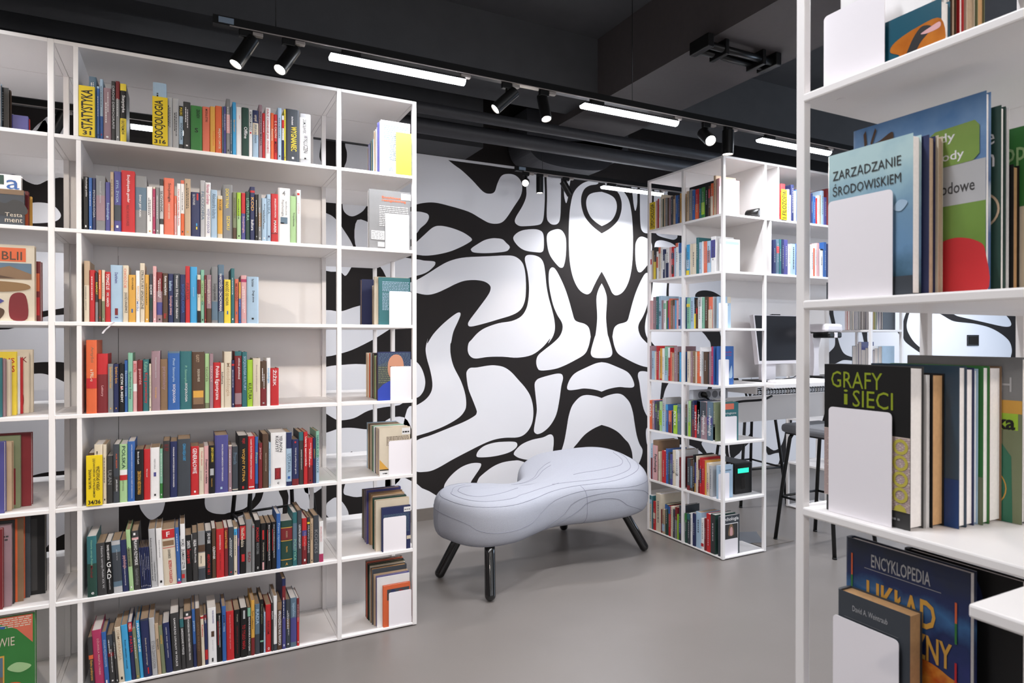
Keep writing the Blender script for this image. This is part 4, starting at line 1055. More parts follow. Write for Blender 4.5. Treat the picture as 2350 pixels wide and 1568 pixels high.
row(2, [(170, 960, .14034, """215 322 575 D;325 462 436 C;463 522 436 C;528 628 620 k|T G 30 60:UŁAN;632 735 432 H|B k 55 80|T O 14 42 .45 .72:ALEK BEZIEŃ|T W 60 80 .4 .7:JARUZELSKI;738 866 430 e|B W 44 53|B R 53 62|T F 3 42 .3 .75:POLSKA|T f 62 80 .3 .55:NOWY RODZAJ|N POLSKA;868 988 385 B|T W 5 95 .5 .7:USTRÓJ ORGANÓW OCHRONY PRAWNEJ CZĘŚĆ SZCZEGÓŁOWA|N USTRÓJ ORGANÓW OCHRONY PRAWNEJ;990 1130 516 K|T W 4 28 .3 .5:Bondo Lech|T y 42 88 .22 .78:ZBRODNIA NIEDOSKONAŁA|N ZBRODNIA NIEDOSKONAŁA;1134 1238 512 R|T W 26 68 .4 .6:Mój kawał;1240 1395 486 W|R P 48 56 .36 .62|T G 22 42 .4 .55:HISTORIA|R k 90 94 .4 .6;1399 1448 500 E|B t 0 70;1450 1562 375 k|T r 6 18:III RP;1565 1678 386 N|T W 10 82 .4 .6:PORADNIK NOWOCZESNEGO OCHRONIARZA|N PORADNIK NOWOCZESNEGO OCHRONIARZA;1690 1898 345 H|T S 8 38 .2 .8:CZARNA KSIĘGA KOBIET|N CZARNA KSIĘGA KOBIET;1905 2035 465 R|T W 4 56 .25 .75:GENERAŁOWIE|R W 91 95 .4 .62|N GENERAŁOWIE;2040 2118 486 C|T R 6 40 .4 .7:Pamięć dziecka|T k 30 90 .3 .5:jak nie krzyczeć;2125 2202 460 p|T K 28 78 .3 .75:Przemoc w rodzinie|N PRZEMOC W RODZINIE"""),
        (460, 960, .14029, """130 232 450 K|T Y 4 34 .3 .75:JERZY DZIEWULSKI|R g 48 62 .2 .8|T y 68 86 .4 .6:TERRORYŚCI;236 450 282 P|T W 16 80 .48 .62:ENCYKLOPEDIA SAMORZĄDU TERYTORIALNEGO|R b 90 94 .4 .55|N ENCYKLOPEDIA SAMORZĄDU;452 512 440 V|B C 0 3;516 612 466 H|T s 14 40:Prawda|B C 95 97;616 772 286 K|T R 5 15 .3 .75:WOJNY|T y 24 84 .32 .7:WOJNY PUTINA|R R 92 97 .4 .6|N WOJNY;775 886 300 R|T W 5 80 .3 .6:Leszek Garlicki Polskie prawo konstytucyjne|R W 94 96 .1 .9|N POLSKIE PRAWO KONSTYTUCYJNE;889 942 306 N|B B 0 90|T e 12 70:Prawo;946 1010 410 r|T p 10 36:James Cooper;1014 1112 262 D|T C 12 92 .45 .6:PRAWO KONSTYTUCYJNE;1116 1148 400 b;1150 1396 240 W|T K 6 36 .55 .75:YEUNON|T K 6 36 .3 .5:KGLIYST|R r 65 86 .25 .65|T R 67 84 .3 .6:KRYMINOL|H K 91 95 .42 .55:c|N KRYMINOL;1405 1492 236 b|B N 0 30|B N 92 100|R B 82 87 .25 .7|T s 40 75:USTAWA;1498 1604 350 N|B r 86 100|T W 14 80 .4 .65:Ustrój polityczny gmin|R R 4 8 .35 .6;1610 1684 230 k|B T 0 16|T W 20 85 .4 .65:ZARZĄD KRYZYSOWY;1688 1750 228 R|T W 6 68:Ustrój samorządu;1754 1836 325 R|B r 60 100;1840 1884 325 N|T y 10 60:państwo;1890 1940 215 t|B b 50 100|T T 8 80:NAUKA O POLITYCE""")])
row(1, [(170, 1150, .15947, """170 300 515 T 12|B F 45 100|T t 6 48 .35 .6:Historia ustroju Polski|T r 46 70 .35 .6:Michał|H W 92 96 .4 .7:e|N HISTORIA USTROJU POLSKI;303 428 615 k 34|T g 6 88 .5 .8:Historia ustroju Polski XX W.|N HISTORIA USTROJU;432 520 602 K 38|T W 5 34 .3 .65:PAWEŁ KAPUSTA|H W 38 48 .15 .8:G|H W 50 59 .15 .8:A|H W 61 70 .15 .8:D|T W 68 92 .4 .6:SPOWIEDŹ KLAWISZA|N GAD;522 650 580 s 40|B g 0 8|B H 22 78|B g 88 100|T g 10 45 .5 .65:proces karny;653 738 570 N 42|T p 30 55:psychologia|T W 55 88 .4 .55:STUDIA PRAWNICZE;740 802 420 e 56|B f 30 60;806 912 440 k 42|B p 11 15|T W 14 58 .3 .75:PRAWO RZYMSKIE|T G 64 92:Kazimierz Kolańczyk|R W 3 7 .3 .6|N PRAWO RZYMSKIE;920 943 682 N 38|N TOM;944 966 680 N 38;967 989 677 N 38;990 1012 674 N 38;1013 1035 671 N 38;1036 1060 668 N 38;1062 1158 410 g 46|T K 6 98 .2 .4:Reforma doskonalenie zawodowe kadr|T K 48 98 .58 .75:i kształcenia oficerów;1162 1250 402 W 38|T K 10 60 .4 .6:Kryzysy w życiu państwa|R K 90 94 .35 .7;1252 1436 415 C 40|B R 0 16|B R 32 33|H W 4 13 .35 .62:F|T k 36 52 .4 .62:LEON KENICKI|T R 56 97 .42 .66:BEZPIEKA POGRANICZA|R d 20 29 .05 .9|N BEZPIEKA POGRANICZA;1440 1506 388 B 38|B M 96 100;1508 1588 338 W 24|B G 78 100|R R 85 92 .1 .7|T k 25 38:WORD|T k 42 76:ZŁAMANY SZYFR;1590 1686 500 K 20|T W 12 28:DANUTA|T R 30 60:Dama w czerni;1688 1768 465 k 14|T W 14 28:HALINA|T W 30 62 .4 .7:Mecz Prawda;1772 1876 440 G 10|B D 28 42|B C 44 72|B H 76 100|T k 50 66 .3 .5:SPRAWA"""),
        (460, 1130, .14029, """72 176 640 K 8|B H 0 3|T W 4 26:SĄD W LESIE|T R 48 90 .3 .7:ABSOLUTNY NR 1|N ABSOLUTNY NR 1;178 246 600 D 8|T W 36 62:OLEWNIK|N OLEWNIK;250 378 605 R 4|T W 10 45 .4 .6:DOWÓDCA|T r 50 85 .4 .6:KRÓL PRAWA;382 446 590 r 4|T y 5 42:Leonard Wandali;448 536 576 H 2;540 596 580 C 2|B S 3 16;599 634 602 P 1|T p 18 40:AFERA;637 736 540 K|B R 2 30|T C 6 45:Niedźwiedzica|R R 60 75 .3 .8;740 834 452 G|T r 60 80:SĄD;836 882 536 G|R R 2 6 .3 .6;884 976 462 K|T R 14 42:POWRÓT|T G 44 66:MARCIN FORMA|H W 90 95 .4 .65:o|N POWRÓT;980 1072 516 K|R R 14 34 .3 .6|T C 40 78 .35 .6:Od polskiego naukowca|R p 82 98 .3 .6;1075 1156 506 K|R R 14 60 .15 .25|T W 4 80 .35 .65:MAŁA O PORACHUNKACH POLSKIEJ MAFII|N MAŁA O PORACHUNKACH;1160 1236 492 K|R R 14 60 .15 .25|T W 4 76 .35 .65:MASA O ŻOŁNIERZACH POLSKIEJ MAFII|N MASA O ŻOŁNIERZACH;1240 1304 355 B|T b 6 76:Prawo rzymskie;1308 1502 472 F|B y 14 15.5|B r 16 41|B y 42 43.5|B y 83 84.5|T c 22 36 .44 .58:KODEKS|T y 55 68 .44 .58:PRAWO|H y 90 96 .4 .62:A;1506 1578 335 T|B s 20 70|T t 50 90:POLITYKA;1582 1654 300 D|B H 0 100|T W 26 70:USTRÓJ SPOŁECZNY;1657 1738 432 R|B P 26 38|B r 60 100|T p 22 76 .4 .7:Crime Fragments|R W 88 93 .4 .7|N CRIME FRAGMENTS;1742 1788 416 k|B Y 10 14|T g 16 78:PRAWO KARNE;1792 1840 440 c;1848 1932 386 H|T G 30 80:KODEKS;1937 2010 482 W|B M 80 100|T p 12 50:SPRAWIEDLIWOŚĆ""")])
row(0, [(170, 1340, .14540, """192 262 858 k 44|B O 35 43|T y 45 85:Etyka praktyczna;268 408 745 M 58|T p 15 80 .5 .75:DŻUNGLA MIASTA I PARK;415 488 775 B 60|T b 14 65:STOSUNKI MIĘDZYNARODOWE|R W 90 96 .3 .6;490 586 822 k 58|B H 0 22|B r 36 44;589 622 765 k 66;625 716 696 C 74|T c 5 60:DEMOKRACJA|R K 90 95 .4 .7;720 826 660 S 72|T K 12 92 .4 .6:Prawo człowieka i stosunki|N PRAWO CZŁOWIEKA;829 896 618 N 70|B R 0 16|T R 18 58:PARTIA|T W 2 12:POLSKA;900 956 715 f 70;958 1018 592 S 76|T W 4 54:PRAWO W UNII|N PRAWO W UNII;1021 1160 570 N 66|B H 0 2|T C 32 80 .4 .6:Zasady prawa ustrojowego|R R 84 95 .5 .65;1163 1250 548 g 62|T G 40 88:ETYKA ZAWODOWA;1255 1312 636 c 60|T k 20 60:system;1314 1378 672 f 62|T y 12 45:stany;1380 1490 628 N 62|T W 8 70 .4 .6:SAMORZĄD · FINANSE · NADZÓR · KONTROLA|N FINANSE NADZÓR KONTROLA;1497 1640 475 k 52|T W 8 92 .32 .6:SAMORZĄD LOKALNY W POLSCE|N SAMORZĄD LOKALNY W POLSCE;1648 1714 566 k 42|B T 0 16|T W 18 70:ZARZĄDZANIE W POLICJI;1718 1838 446 k 42|B p 9 13|R W 3 7 .3 .6|T W 14 86 .45 .78:POWSZECHNA HISTORIA PAŃSTWA I PRAWA|N POWSZECHNA HISTORIA;1842 1896 412 B 34|B N 60 100|T b 8 50:prawo;1900 1974 400 D 34|T d 8 90:USTRÓJ WŁADZY;1977 2032 517 C 28|B R 1 5|T R 10 50:Podstawy;2036 2084 498 N 28|B r 0 10|B R 70 90|T W 4 18:sejm"""),
        (440, 1300, .17094, """200 314 565 W 16|T P 5 28 .55 .75:ROKOSSOWSKI|R D 42 52 .4 .75|R k 90 97 .4 .6|T g 58 78 .5 .62:KONSTANTY;322 392 642 K 12|T W 4 70 .5 .75:MASA O ŻYCIU ŚWIADKA KORONNEGO|R R 15 65 .25 .35|N MASA O ŻYCIU ŚWIADKA;395 450 542 B 10|T K 12 40:polskie|T b 30 46:kolonizacja;453 556 608 R 10|T p 4 80 .4 .6:Wojciech Sumliński czego nie powie|N CZEGO NIE POWIE;560 642 592 K 6|T C 4 28 .4 .6:Wojciech|T r 30 92 .35 .6:NIEBEZPIECZNE ZWIĄZKI|N NIEBEZPIECZNE ZWIĄZKI;646 736 562 K 4|T R 34 84 .25 .7:TO TYLKO MAFIA|R g 5 22 .4 .7|N TO TYLKO MAFIA;740 787 562 k 2|B t 0 18|T W 20 90:NOWA KRONIKA POLICYJNA;789 836 462 y 2|B r 68 100|T K 10 60:Życie codzienne;842 908 516 s|B H 60 100|T b 10 40:RADA;914 958 456 K|T f 8 45:Prawo i państwo|R t 76 79 0 1;961 984 625 b;987 1060 522 R|T r 34 62 .3 .7:RAKIEM|H W 90 96 .4 .7:o;1064 1090 496 k|T W 16 34:Pawilon;1092 1140 402 W|B H 88 100|T g 10 80:państwo;1144 1204 480 D|B d 0 16|T W 18 90:WPROWADZENIE DO NAUK PRAWNYCH;1209 1256 172 N|B P 55 100|B r 10 30;1260 1316 450 H|B D 40 60;1322 1402 430 s|B P 40 90|T b 10 38:bezpieczeństwo;1408 1442 436 r|B R 40 100""")])

sign(182.5, 219.5, 198, 316, 6, [('STATYSTYKA', .07, .86)], '31', 'yellow card reading STATYSTYKA 31 on the top shelf')
sign(351, 386, 223, 334, 6, [('SOCJOLOGIA', .07, .86)], '316', 'yellow card reading SOCJOLOGIA 316 on the top shelf')
sign(197, 234.5, 1045, 1161, 2, [('NAUKI PRAWNE,', .27, .66), ('ADMINISTRACJA, WOJSKOWOŚĆ', .06, .84), ('OPIEKA SPOŁECZNA', .22, .70)], '34/36', 'yellow card reading NAUKI PRAWNE 34/36 on the fifth shelf')
# ribbon bookmark hanging from the third shelf
rb = [(-.002, 0), (-.012, -.008), (-.022, -.02), (-.034, -.032), (-.042, -.045)]
p = onY(262, 739, YF - .004)
m = MB()
for a, b in zip(rb, rb[1:]):
    m.poly([(p.x + a[0], YF - .006, p.z + a[1]), (p.x + a[0] + .006, YF - .003, p.z + a[1] - .001), (p.x + b[0] + .006, YF - .003, p.z + b[1] - .001), (p.x + b[0], YF - .006, p.z + b[1])], M_BOOKEND)
tag(m.build('bookmark_ribbon'), 'white ribbon bookmark hanging over the edge of the third shelf', 'bookmark')

# labels of the wide bay's books: the nearest titled neighbour sets look-alikes apart
seen = {}
for (o, lab, near, where, nm, th, i, n) in BOOKS: seen[lab.lower()] = seen.get(lab.lower(), 0) + 1
taken = set()
for (o, lab, near, where, nm, th, i, n) in BOOKS:
    final = lab
    if seen[lab.lower()] > 1 or len(lab.split()) > 16 or lab.lower() in taken:
        near.sort(key=lambda q: q[0]); W_ = ['zero', 'just', 'two places', 'three places', 'four places', 'five places', 'six places', 'seven places', 'eight places', 'nine places']
        for dist, tt, side in near:
            st = ' '.join(tt.split()[:2])
            cand = '%s%s book %s %s %s, %s' % (th, nm, W_[min(dist, 9)], side, st, where.replace(' of the wide bay', ''))
            if cand.lower() not in taken and len(cand.split()) <= 16 and dist <= 9: final = cand; break
    taken.add(final.lower())
    tag(o, final, 'book', 'books on the ' + where)
# ------------------------------------------------------------------ rows that run front to back, end books show their covers
STUFF = MB()


def cover_art(root, O, au, av, W, Hh, nrm, items, off=None):
    """flat print on a cover: O lower left corner seen from the reader, au right, av up. items in 0..1 cover space"""
    tm = MB(); au, av, nrm, O = Vector(au), Vector(av), Vector(nrm), Vector(O)
    lay = 0
    for it in items:
        lay += 1; e = nrm * (.0006 + .00012 * lay)
        k = it[0]
        if k == 'q':
            _, c, x0, y0, x1, y1 = it
            mm = PM[c] if isinstance(c, str) else c
            tm.poly([O + e + au * (W * a) + av * (Hh * b) for a, b in ((x0, y0), (x1, y0), (x1, y1), (x0, y1))], mm)
        elif k == 'p':
            mm = PM[it[1]] if isinstance(it[1], str) else it[1]
            pts = smooth(it[2], 5) if len(it) > 3 else it[2]
            tm.poly([O + e + au * (W * a) + av * (Hh * b) for a, b in pts], mm)
        elif k == 't':
            _, c, s, x0, y0, x1, y1 = it[:7]
            mm = PM[c] if isinstance(c, str) else c
            put_text(tm, s, O + e + au * (W * x0) + av * (Hh * y0), au, av, W * (x1 - x0), Hh * (y1 - y0), mm, it[7] if len(it) > 7 else .0, .35, 2.2)
        elif k == 'l':      # blocks of fine lines of print
            _, c, x0, y0, x1, y1, n = it
            for i in range(n):
                yy = y1 - (y1 - y0) * (i + .5) / n; hh = (y1 - y0) / n * .22
                a = x0
                while a < x1 - .02:
                    q = min(rnd.uniform(.03, .10), x1 - a)
                    tm.poly([O + e + au * (W * a_) + av * (Hh * b_) for a_, b_ in ((a, yy - hh), (a + q, yy - hh), (a + q, yy + hh), (a, yy + hh))], PM[c]); a += q + .015
        elif k == 'c':      # ring
            _, c, cx, cy, r0, r1 = it
            n = 28; ar = W / Hh
            for i in range(n):
                a, b = 2 * math.pi * i / n, 2 * math.pi * (i + 1) / n
                tm.poly([O + e + au * (W * (cx + r * math.cos(t_))) + av * (Hh * (cy + r * ar * math.sin(t_))) for r, t_ in ((r0, a), (r1, a), (r1, b), (r0, b))], PM[c] if isinstance(c, str) else c)
    o = root.location
    return tm.build('cover_print', root, off=tuple(o))


def bookend(label, a, b, normal, depth, base=None):
    """white sheet metal bookend: upright plate with rounded corners and a foot under the books; a,b opposite corners of the plate"""
    a, b, nrm = Vector(a), Vector(b), Vector(normal)
    t = empty('bookend', tuple(a)); tag(t, label, 'bookend', 'white metal bookends'); C = a.copy()
    hor = Vector((b.x - a.x, b.y - a.y, 0)); W = hor.length; hor.normalize(); Hh = b.z - a.z
    pts = [(0, 0), (W, 0)]
    r = min(.007, W * .2)
    for i in range(5): th = math.pi / 2 * i / 4; pts.append((W - r + r * math.cos(th), Hh - r + r * math.sin(th)))
    for i in range(5): th = math.pi / 2 * (1 + i / 4); pts.append((r + r * math.cos(th), Hh - r + r * math.sin(th)))
    m = MB(); F_ = [a + hor * x + Vector((0, 0, z)) for x, z in pts]; B_ = [p - nrm * .0014 for p in F_]
    if (hor.cross(Vector((0, 0, 1)))).dot(nrm) < 0: F_, B_ = F_[::-1], B_[::-1]
    m.poly(F_, M_BOOKEND); m.poly(B_[::-1], M_BOOKEND)
    for i in range(len(F_)): m.poly([F_[i - 1], F_[i], B_[i], B_[i - 1]][::-1], M_BOOKEND)
    m.build('plate', t, off=C)
    m = MB(); q = [a + hor * .004, a + hor * (W - .004)]
    q += [q[1] - nrm * depth, q[0] - nrm * depth]
    m.poly([v + Vector((0, 0, .0004)) for v in q], M_BOOKEND)
    m.build('foot', t, off=C)
    return t


def end_row(k, spec, xs, dirx, ystart, names, where, indiv=6, yend=None, art=None, pg=None, ylimit=3.30, gapy=.0015):
    """spec: front-to-back (thickness, height, width, colour, page). xs: spine plane x; dirx: +1 spines face +X, -1 spines face -X"""
    zs = k * GP + GB; y = ystart; prev = None
    for i, (t, h, w, c) in enumerate([s[:4] for s in spec]):
        t, h, w = t / 1000, h / 1000, w / 1000
        s_ = spec[i]
        pgm = {'w': M_PAGES, 't': M_PAGET, 'o': M_PAGEO}[s_[4] if len(s_) > 4 else 'w']
        if y + t > ylimit: break
        o = (xs - (0 if dirx > 0 else 0), y, zs + .0008)
        jit = rnd.uniform(0, .004)
        oo = (xs - dirx * jit, y, zs + .0008)
        if i < indiv:
            r = book(oo, (0, 1, 0), (-dirx, 0, 0), t, h, w, c, 0, pgm, (), (), marks=False)
            tx = names[i] if i < len(names) else '%s book %s from the front of the row, %s' % (PAL[c][1], ['first', 'second', 'third', 'fourth', 'fifth', 'sixth', 'seventh', 'eighth', 'ninth', 'tenth'][min(i, 9)], where)
            tag(r, tx, 'book', 'books standing in ' + where)
            if i == 0 and art:
                x_l = xs - w - jit if dirx > 0 else xs + jit
                cover_art(r, (x_l, y, zs + .0008), (1, 0, 0), (0, 0, 1), w, h, (0, -1, 0), art)
        else:
            book(oo, (0, 1, 0), (-dirx, 0, 0), t, h, w, c, 0, pgm, (), (), marks=False, mb_out=STUFF)
        y += t + gapy
    return y


# --- end bay of the packed bookcase (spines face the open end)
XE = .966
EB = 'end bay'
def eb(k, spec, names, art, sh='', y0=2.966, indiv=5): return end_row(k, spec, XE, 1, y0, names, '%s, %s' % (ORD[k], EB), indiv, art=art, ylimit=3.64)
eb(6, [(20, 246, 144, 'W'), (14, 240, 150, 'P'), (22, 226, 148, 'W'), (26, 222, 145, 'g'), (26, 226, 145, 'C', 'o'), (20, 206, 142, 'N', 'w'), (22, 200, 140, 'W'), (18, 190, 135, 'f', 't'), (30, 205, 140, 'T', 't'), (20, 190, 130, 'c', 't'), (28, 200, 138, 'P'), (16, 185, 130, 'D', 't'), (14, 190, 130, 'y')] , ['white book cover full of fine print, front of top shelf in end bay'],
   [('l', 's', .10, .55, .95, .92, 10), ('l', 's', .10, .25, .5, .55, 9), ('p', 'k', [(.12, .08), (.16, .10), (.15, .14)]), ('l', 's', .2, .05, .4, .12, 3)])
eb(5, [(16, 274, 200, 'G'), (8, 270, 200, 'W'), (26, 196, 140, 'c', 't'), (16, 188, 138, 'C', 'w'), (12, 192, 138, 'F', 't'), (22, 196, 140, 'D', 't'), (20, 188, 138, 'C'), (12, 186, 132, 'f', 't'), (20, 194, 140, 'Y', 't'), (10, 190, 140, 'C'), (14, 170, 130, 'c', 't'), (12, 160, 120, 'W')], ['grey book with orange title on its cover, front of second shelf in end bay'],
   [('t', 'O', 'Encyklopedia', .30, .85, .88, .90, .02), ('t', 'O', 'reengineering', .30, .80, .88, .85, .02), ('q', 'W', .76, .86, 1, .97), ('l', 'W', .24, .38, .95, .74, 12), ('q', 'W', .05, .15, .36, .30), ('l', 'G', .06, .16, .34, .29, 5), ('q', 'W', .20, .03, .36, .11)])
eb(4, [(14, 222, 152, 'T'), (10, 220, 152, 'W'), (16, 226, 165, 'C', 'w'), (20, 196, 140, 'c', 'o'), (16, 206, 150, 'r', 't'), (14, 210, 150, 'V', 'w'), (14, 186, 140, 'r', 't'), (14, 200, 142, 'F', 't'), (12, 198, 140, 'T', 'w'), (16, 190, 134, 'D', 'o'), (22, 196, 136, 'C', 't'), (30, 226, 190, 'N', 't')], ['teal book cover with lines of white print, front of third shelf in end bay'],
   [('l', 'b', .1, .70, .95, .92, 7), ('l', 'b', .1, .30, .3, .68, 12)])
eb(3, [(14, 228, 160, 'N', 'o'), (22, 222, 150, 'c', 'o'), (24, 208, 148, 'd', 't'), (14, 206, 145, 'r', 't'), (24, 208, 148, 'e', 't'), (26, 220, 150, 'K', 't'), (14, 206, 140, 'y', 'o'), (24, 220, 150, 'G', 'w'), (12, 218, 150, 'O', 'w'), (26, 220, 160, 'C', 'o')], ['book with a balding man in a blue shirt on its cover, fourth shelf end bay'],
   [('q', 'H', 0, 0, 1, 1), ('p', 'N', [(0, 1), (0, .72), (.3, .8), (.6, .78), (1, .66), (1, 1)]), ('l', 's', .02, .70, .98, .98, 10), ('l', 'f', .02, .35, .4, .70, 9), ('p', mat('skin_print', '#c98d70', .5), [(.30, .70), (.34, .84), (.46, .93), (.60, .94), (.72, .88), (.78, .74), (.76, .56), (.62, .44), (.44, .42), (.32, .54)], 1), ('p', mat('shirt_print', '#2740a8', .5), [(0, 0), (0, .22), (.16, .33), (.36, .40), (.5, .34), (.7, .36), (.9, .3), (1, .2), (1, 0)]), ('l', 'D', .36, .68, .5, .71, 1), ('l', 'D', .56, .68, .7, .71, 1)])
eb(2, [(14, 226, 150, 'C'), (8, 222, 150, 'W'), (18, 220, 146, 'V', 'w'), (22, 224, 150, 'C', 't'), (22, 220, 150, 'N', 't'), (10, 222, 150, 'W'), (18, 224, 150, 't', 't'), (24, 220, 148, 'F', 't'), (24, 222, 150, 'C', 't'), (20, 222, 150, 'D', 't'), (20, 224, 150, 'c', 't'), (24, 226, 150, 'b', 'w')], ['cream book back with a barcode and print, front of fifth shelf in end bay'],
   [('q', 'W', .72, .84, 1, .98), ('l', 'K', .74, .86, .98, .93, 1), ('l', 'D', .22, .62, .95, .82, 7), ('p', 'y', [(0, .15), (0, .35), (.2, .2), (.3, .13)]), ('q', 'K', 0, .12, .3, .14), ('q', 'W', 0, 0, .3, .11), ('l', 'K', .1, .03, .25, .08, 1)])
eb(1, [(14, 206, 140, 'N', 'w'), (6, 200, 130, 'W'), (22, 238, 165, 'C', 't'), (12, 232, 162, 'C', 'w'), (12, 240, 165, 'F', 't'), (18, 240, 160, 'H', 't'), (36, 246, 160, 'c', 'o'), (20, 250, 165, 'd', 't'), (30, 262, 175, 'P', 't'), (26, 250, 170, 'K', 'w'), (20, 245, 165, 'C', 'w'), (26, 246, 170, 'H', 't')], ['blue book cover with a white corner label, front of sixth shelf in end bay'],
   [('q', 'W', .76, .86, 1, .97), ('l', 'G', .78, .88, .98, .94, 1), ('q', 'C', .86, .22, 1, .30), ('l', 's', .05, .4, .95, .84, 30)])
eb(0, [(12, 194, 132, 'O', 'w'), (8, 232, 158, 'W', 'w'), (12, 236, 160, 'P', 'w'), (16, 240, 165, 'c', 't'), (26, 262, 172, 'H', 'o'), (12, 266, 172, 'C', 't'), (14, 268, 176, 'F', 'o'), (16, 270, 178, 'K', 't'), (12, 272, 180, 'o', 't'), (16, 274, 180, 'D', 'w')], ['orange framed book cover with a painted scene, bottom shelf in end bay'],
   [('q', 'H', .14, .64, .96, .90), ('p', 'N', [(.2, .66), (.3, .88), (.45, .84), (.5, .66)], 1), ('p', 'r', [(.5, .66), (.6, .86), (.8, .80), (.94, .70)], 1), ('p', 'D', [(.15, .66), (.2, .8), (.3, .72)], 1)])
for k, u0, u1, v0, nm in ((5, 884.5, 939, 494.5, 'white bookend in front of the grey encyclopedia, end bay'), (4, 893.5, 944, 670, 'white bookend in front of the teal cover, end bay'), (3, 896, 944, 840.5, 'white bookend in front of the portrait cover, end bay'),
                          (2, 892, 944, 1009, 'white bookend in front of the cream book, end bay'), (1, 879.5, 932, 1183, 'white bookend in front of the blue cover, end bay'), (0, 892, 944, 1352, 'white bookend in front of the orange cover, end bay'), (6, 878, 893, 323, 'white bookend behind the blank yellow card, end bay')):
    Yb = 2.962
    a = onY(u0, 784, Yb); b = onY(u1, v0, Yb)
    bookend(nm, (a.x, Yb, k * GP + GB + .0004), (b.x, Yb, b.z), (0, -1, 0), .09)
a = onY(909, 784, 2.957); b = onY(943.5, 308, 2.957)
yc = empty('shelf_sign', (a.x, 2.957, 6 * GP + GB)); tag(yc, 'blank bright yellow card on the top shelf of the end bay', 'sign', 'yellow subject cards on the shelves')
MB().box((a.x, 2.955, 6 * GP + GB + .0006), (b.x, 2.957, b.z), mat('fluorescent_yellow_card', '#e6f531', .5)).build('card', yc, off=Vector(yc.location))

# --- left bay, cut by the frame edge: front-to-back rows with covers to the reader
def lb(k, items, where):
    y = 2.975; zs = k * GP + GB
    for i, (ur, v, c, th, lab, art, w, pg) in enumerate(items):
        q = onY(ur, 784, y); h = min(onY(ur, v, y).z - zs, GP - GB - .01)
        r = book((q.x - w, y, zs + .0008), (0, 1, 0), (1, 0, 0), th, h, w, c, 0, pg, (), (), marks=False)
        tag(r, lab, 'book', 'books in the bay at the edge')
        if art: cover_art(r, (q.x - w, y, zs + .0008), (1, 0, 0), (0, 0, 1), w, h, (0, -1, 0), art)
        y += th + .002
skinp = mat('clay_print', '#8a6a45', .6)
lb(6, [(2, 188, 's', .03, 'slate blue book edge at the very side of the top shelf', None, .16, M_PAGES), (22, 203, 'K', .02, 'near black tall book with white print, top shelf of cut bay', [('l', 'G', .3, .1, .9, .9, 14)], .16, M_PAGET), (27, 208, 'D', .012, 'thin brown book behind the near black book on the top shelf', None, .16, M_PAGET), (66, 268, 'P', .015, 'low indigo book lying behind on the top shelf of the cut bay', [('q', 'P', 0, 0, 1, 1)], .19, M_PAGES), (70, 274, 'R', .008, 'slim red spined book behind the low indigo book', None, .19, M_PAGES)], '')
lb(5, [(56, 438, 'H', .022, 'grey landscape cover with cream lettering ending in ment, second shelf', [('q', 'd', 0, .86, 1, 1), ('p', 'k', [(0, .55), (.3, .75), (.6, .6), (.8, .72), (1, .62), (1, .3), (0, .3)], 1), ('t', 'C', 'Testa', .62, .24, .97, .35), ('t', 'C', 'ment', .62, .08, .97, .19)], .15, M_PAGES),
       (50, 404, 'W', .022, 'white book with a blue letter a behind the grey landscape cover', [('q', 'F', 0, .80, .65, .98), ('t', 'B', 'a', .70, .72, .96, .90)], .15, M_PAGET), (66, 440, 'r', .02, 'rust red book behind the grey landscape cover on the second shelf', [('q', 'O', .9, 0, 1, .5)], .17, M_PAGES), (74, 452, 'y', .014, 'ochre book standing last in the cut bay on the second shelf', None, .17, M_PAGES)], '')
lb(4, [(80, 565, 'C', .03, 'cream BIBLII cover with four pictures, third shelf of the cut bay', [('q', 'O', 0, .78, .86, .96), ('t', 'D', 'BIBLII', .30, .80, .80, .91, .01), ('q', 's', .05, .55, .95, .76), ('p', 'd', [(.05, .55), (.05, .70), (.3, .66), (.6, .72), (.95, .62), (.95, .55)]), ('p', 'D', [(.05, .56), (.05, .64), (.4, .60), (.7, .56)]), ('p', skinp, [(.06, .40), (.08, .50), (.4, .52), (.86, .49), (.9, .42), (.5, .38)], 1), ('p', 'P', [(0, .36), (.2, .40), (.52, .26), (.4, .20), (.1, .24)]), ('p', 'y', [(.1, .30), (.3, .32), (.4, .25), (.2, .24)]), ('p', 'r', [(.62, .03), (.6, .28), (.7, .37), (.86, .33), (.88, .03)], 1), ('p', 'D', [(.04, 0), (.06, .16), (.3, .19), (.52, .14), (.4, 0)], 1)], .19, M_PAGET),
       (94, 601, 'r', .035, 'dark red and orange cover half hidden behind the BIBLII cover', [('q', 'O', .8, .5, .98, .8), ('q', 'R', .8, .1, .98, .4)], .19, M_PAGES)], '')
lb(3, [(4, 822, 'T', .012, 'teal book at the very edge of the fourth shelf', None, .14, M_PAGES), (12, 824, 'V', .02, 'mauve book edge on the fourth shelf of the cut bay', None, .14, M_PAGET), (24, 826, 'C', .02, 'beige book block on the fourth shelf of the cut bay', None, .14, M_PAGET), (37, 808, 'Y', .02, 'yellow JEZUS cover on the fourth shelf of the cut bay', [('t', 'R', 'JEZUS', .45, .80, .97, .90, .01), ('t', 'R', 'CHRYSTUS', .3, .68, .97, .78, .01)], .15, M_PAGES), (44, 818, 'W', .016, 'white book behind the yellow JEZUS cover', None, .15, M_PAGES), (51, 822, 'R', .014, 'slim red book behind the white one, fourth shelf of cut bay', None, .15, M_PAGES),
       (66, 810, 'C', .02, 'cream PRZEWODNIK cover with a red figure, fourth shelf', [('t', 'r', 'NIK', .70, .84, .97, .93), ('t', 'r', 'J', .72, .6, .8, .68), ('p', 'r', [(.7, .1), (.72, .35), (.82, .42), (.9, .3), (.88, .1)], 1)], .17, M_PAGES), (75, 803, 'C', .022, 'cream book with dark edge at the end of the fourth shelf row', None, .17, M_PAGES)], '')
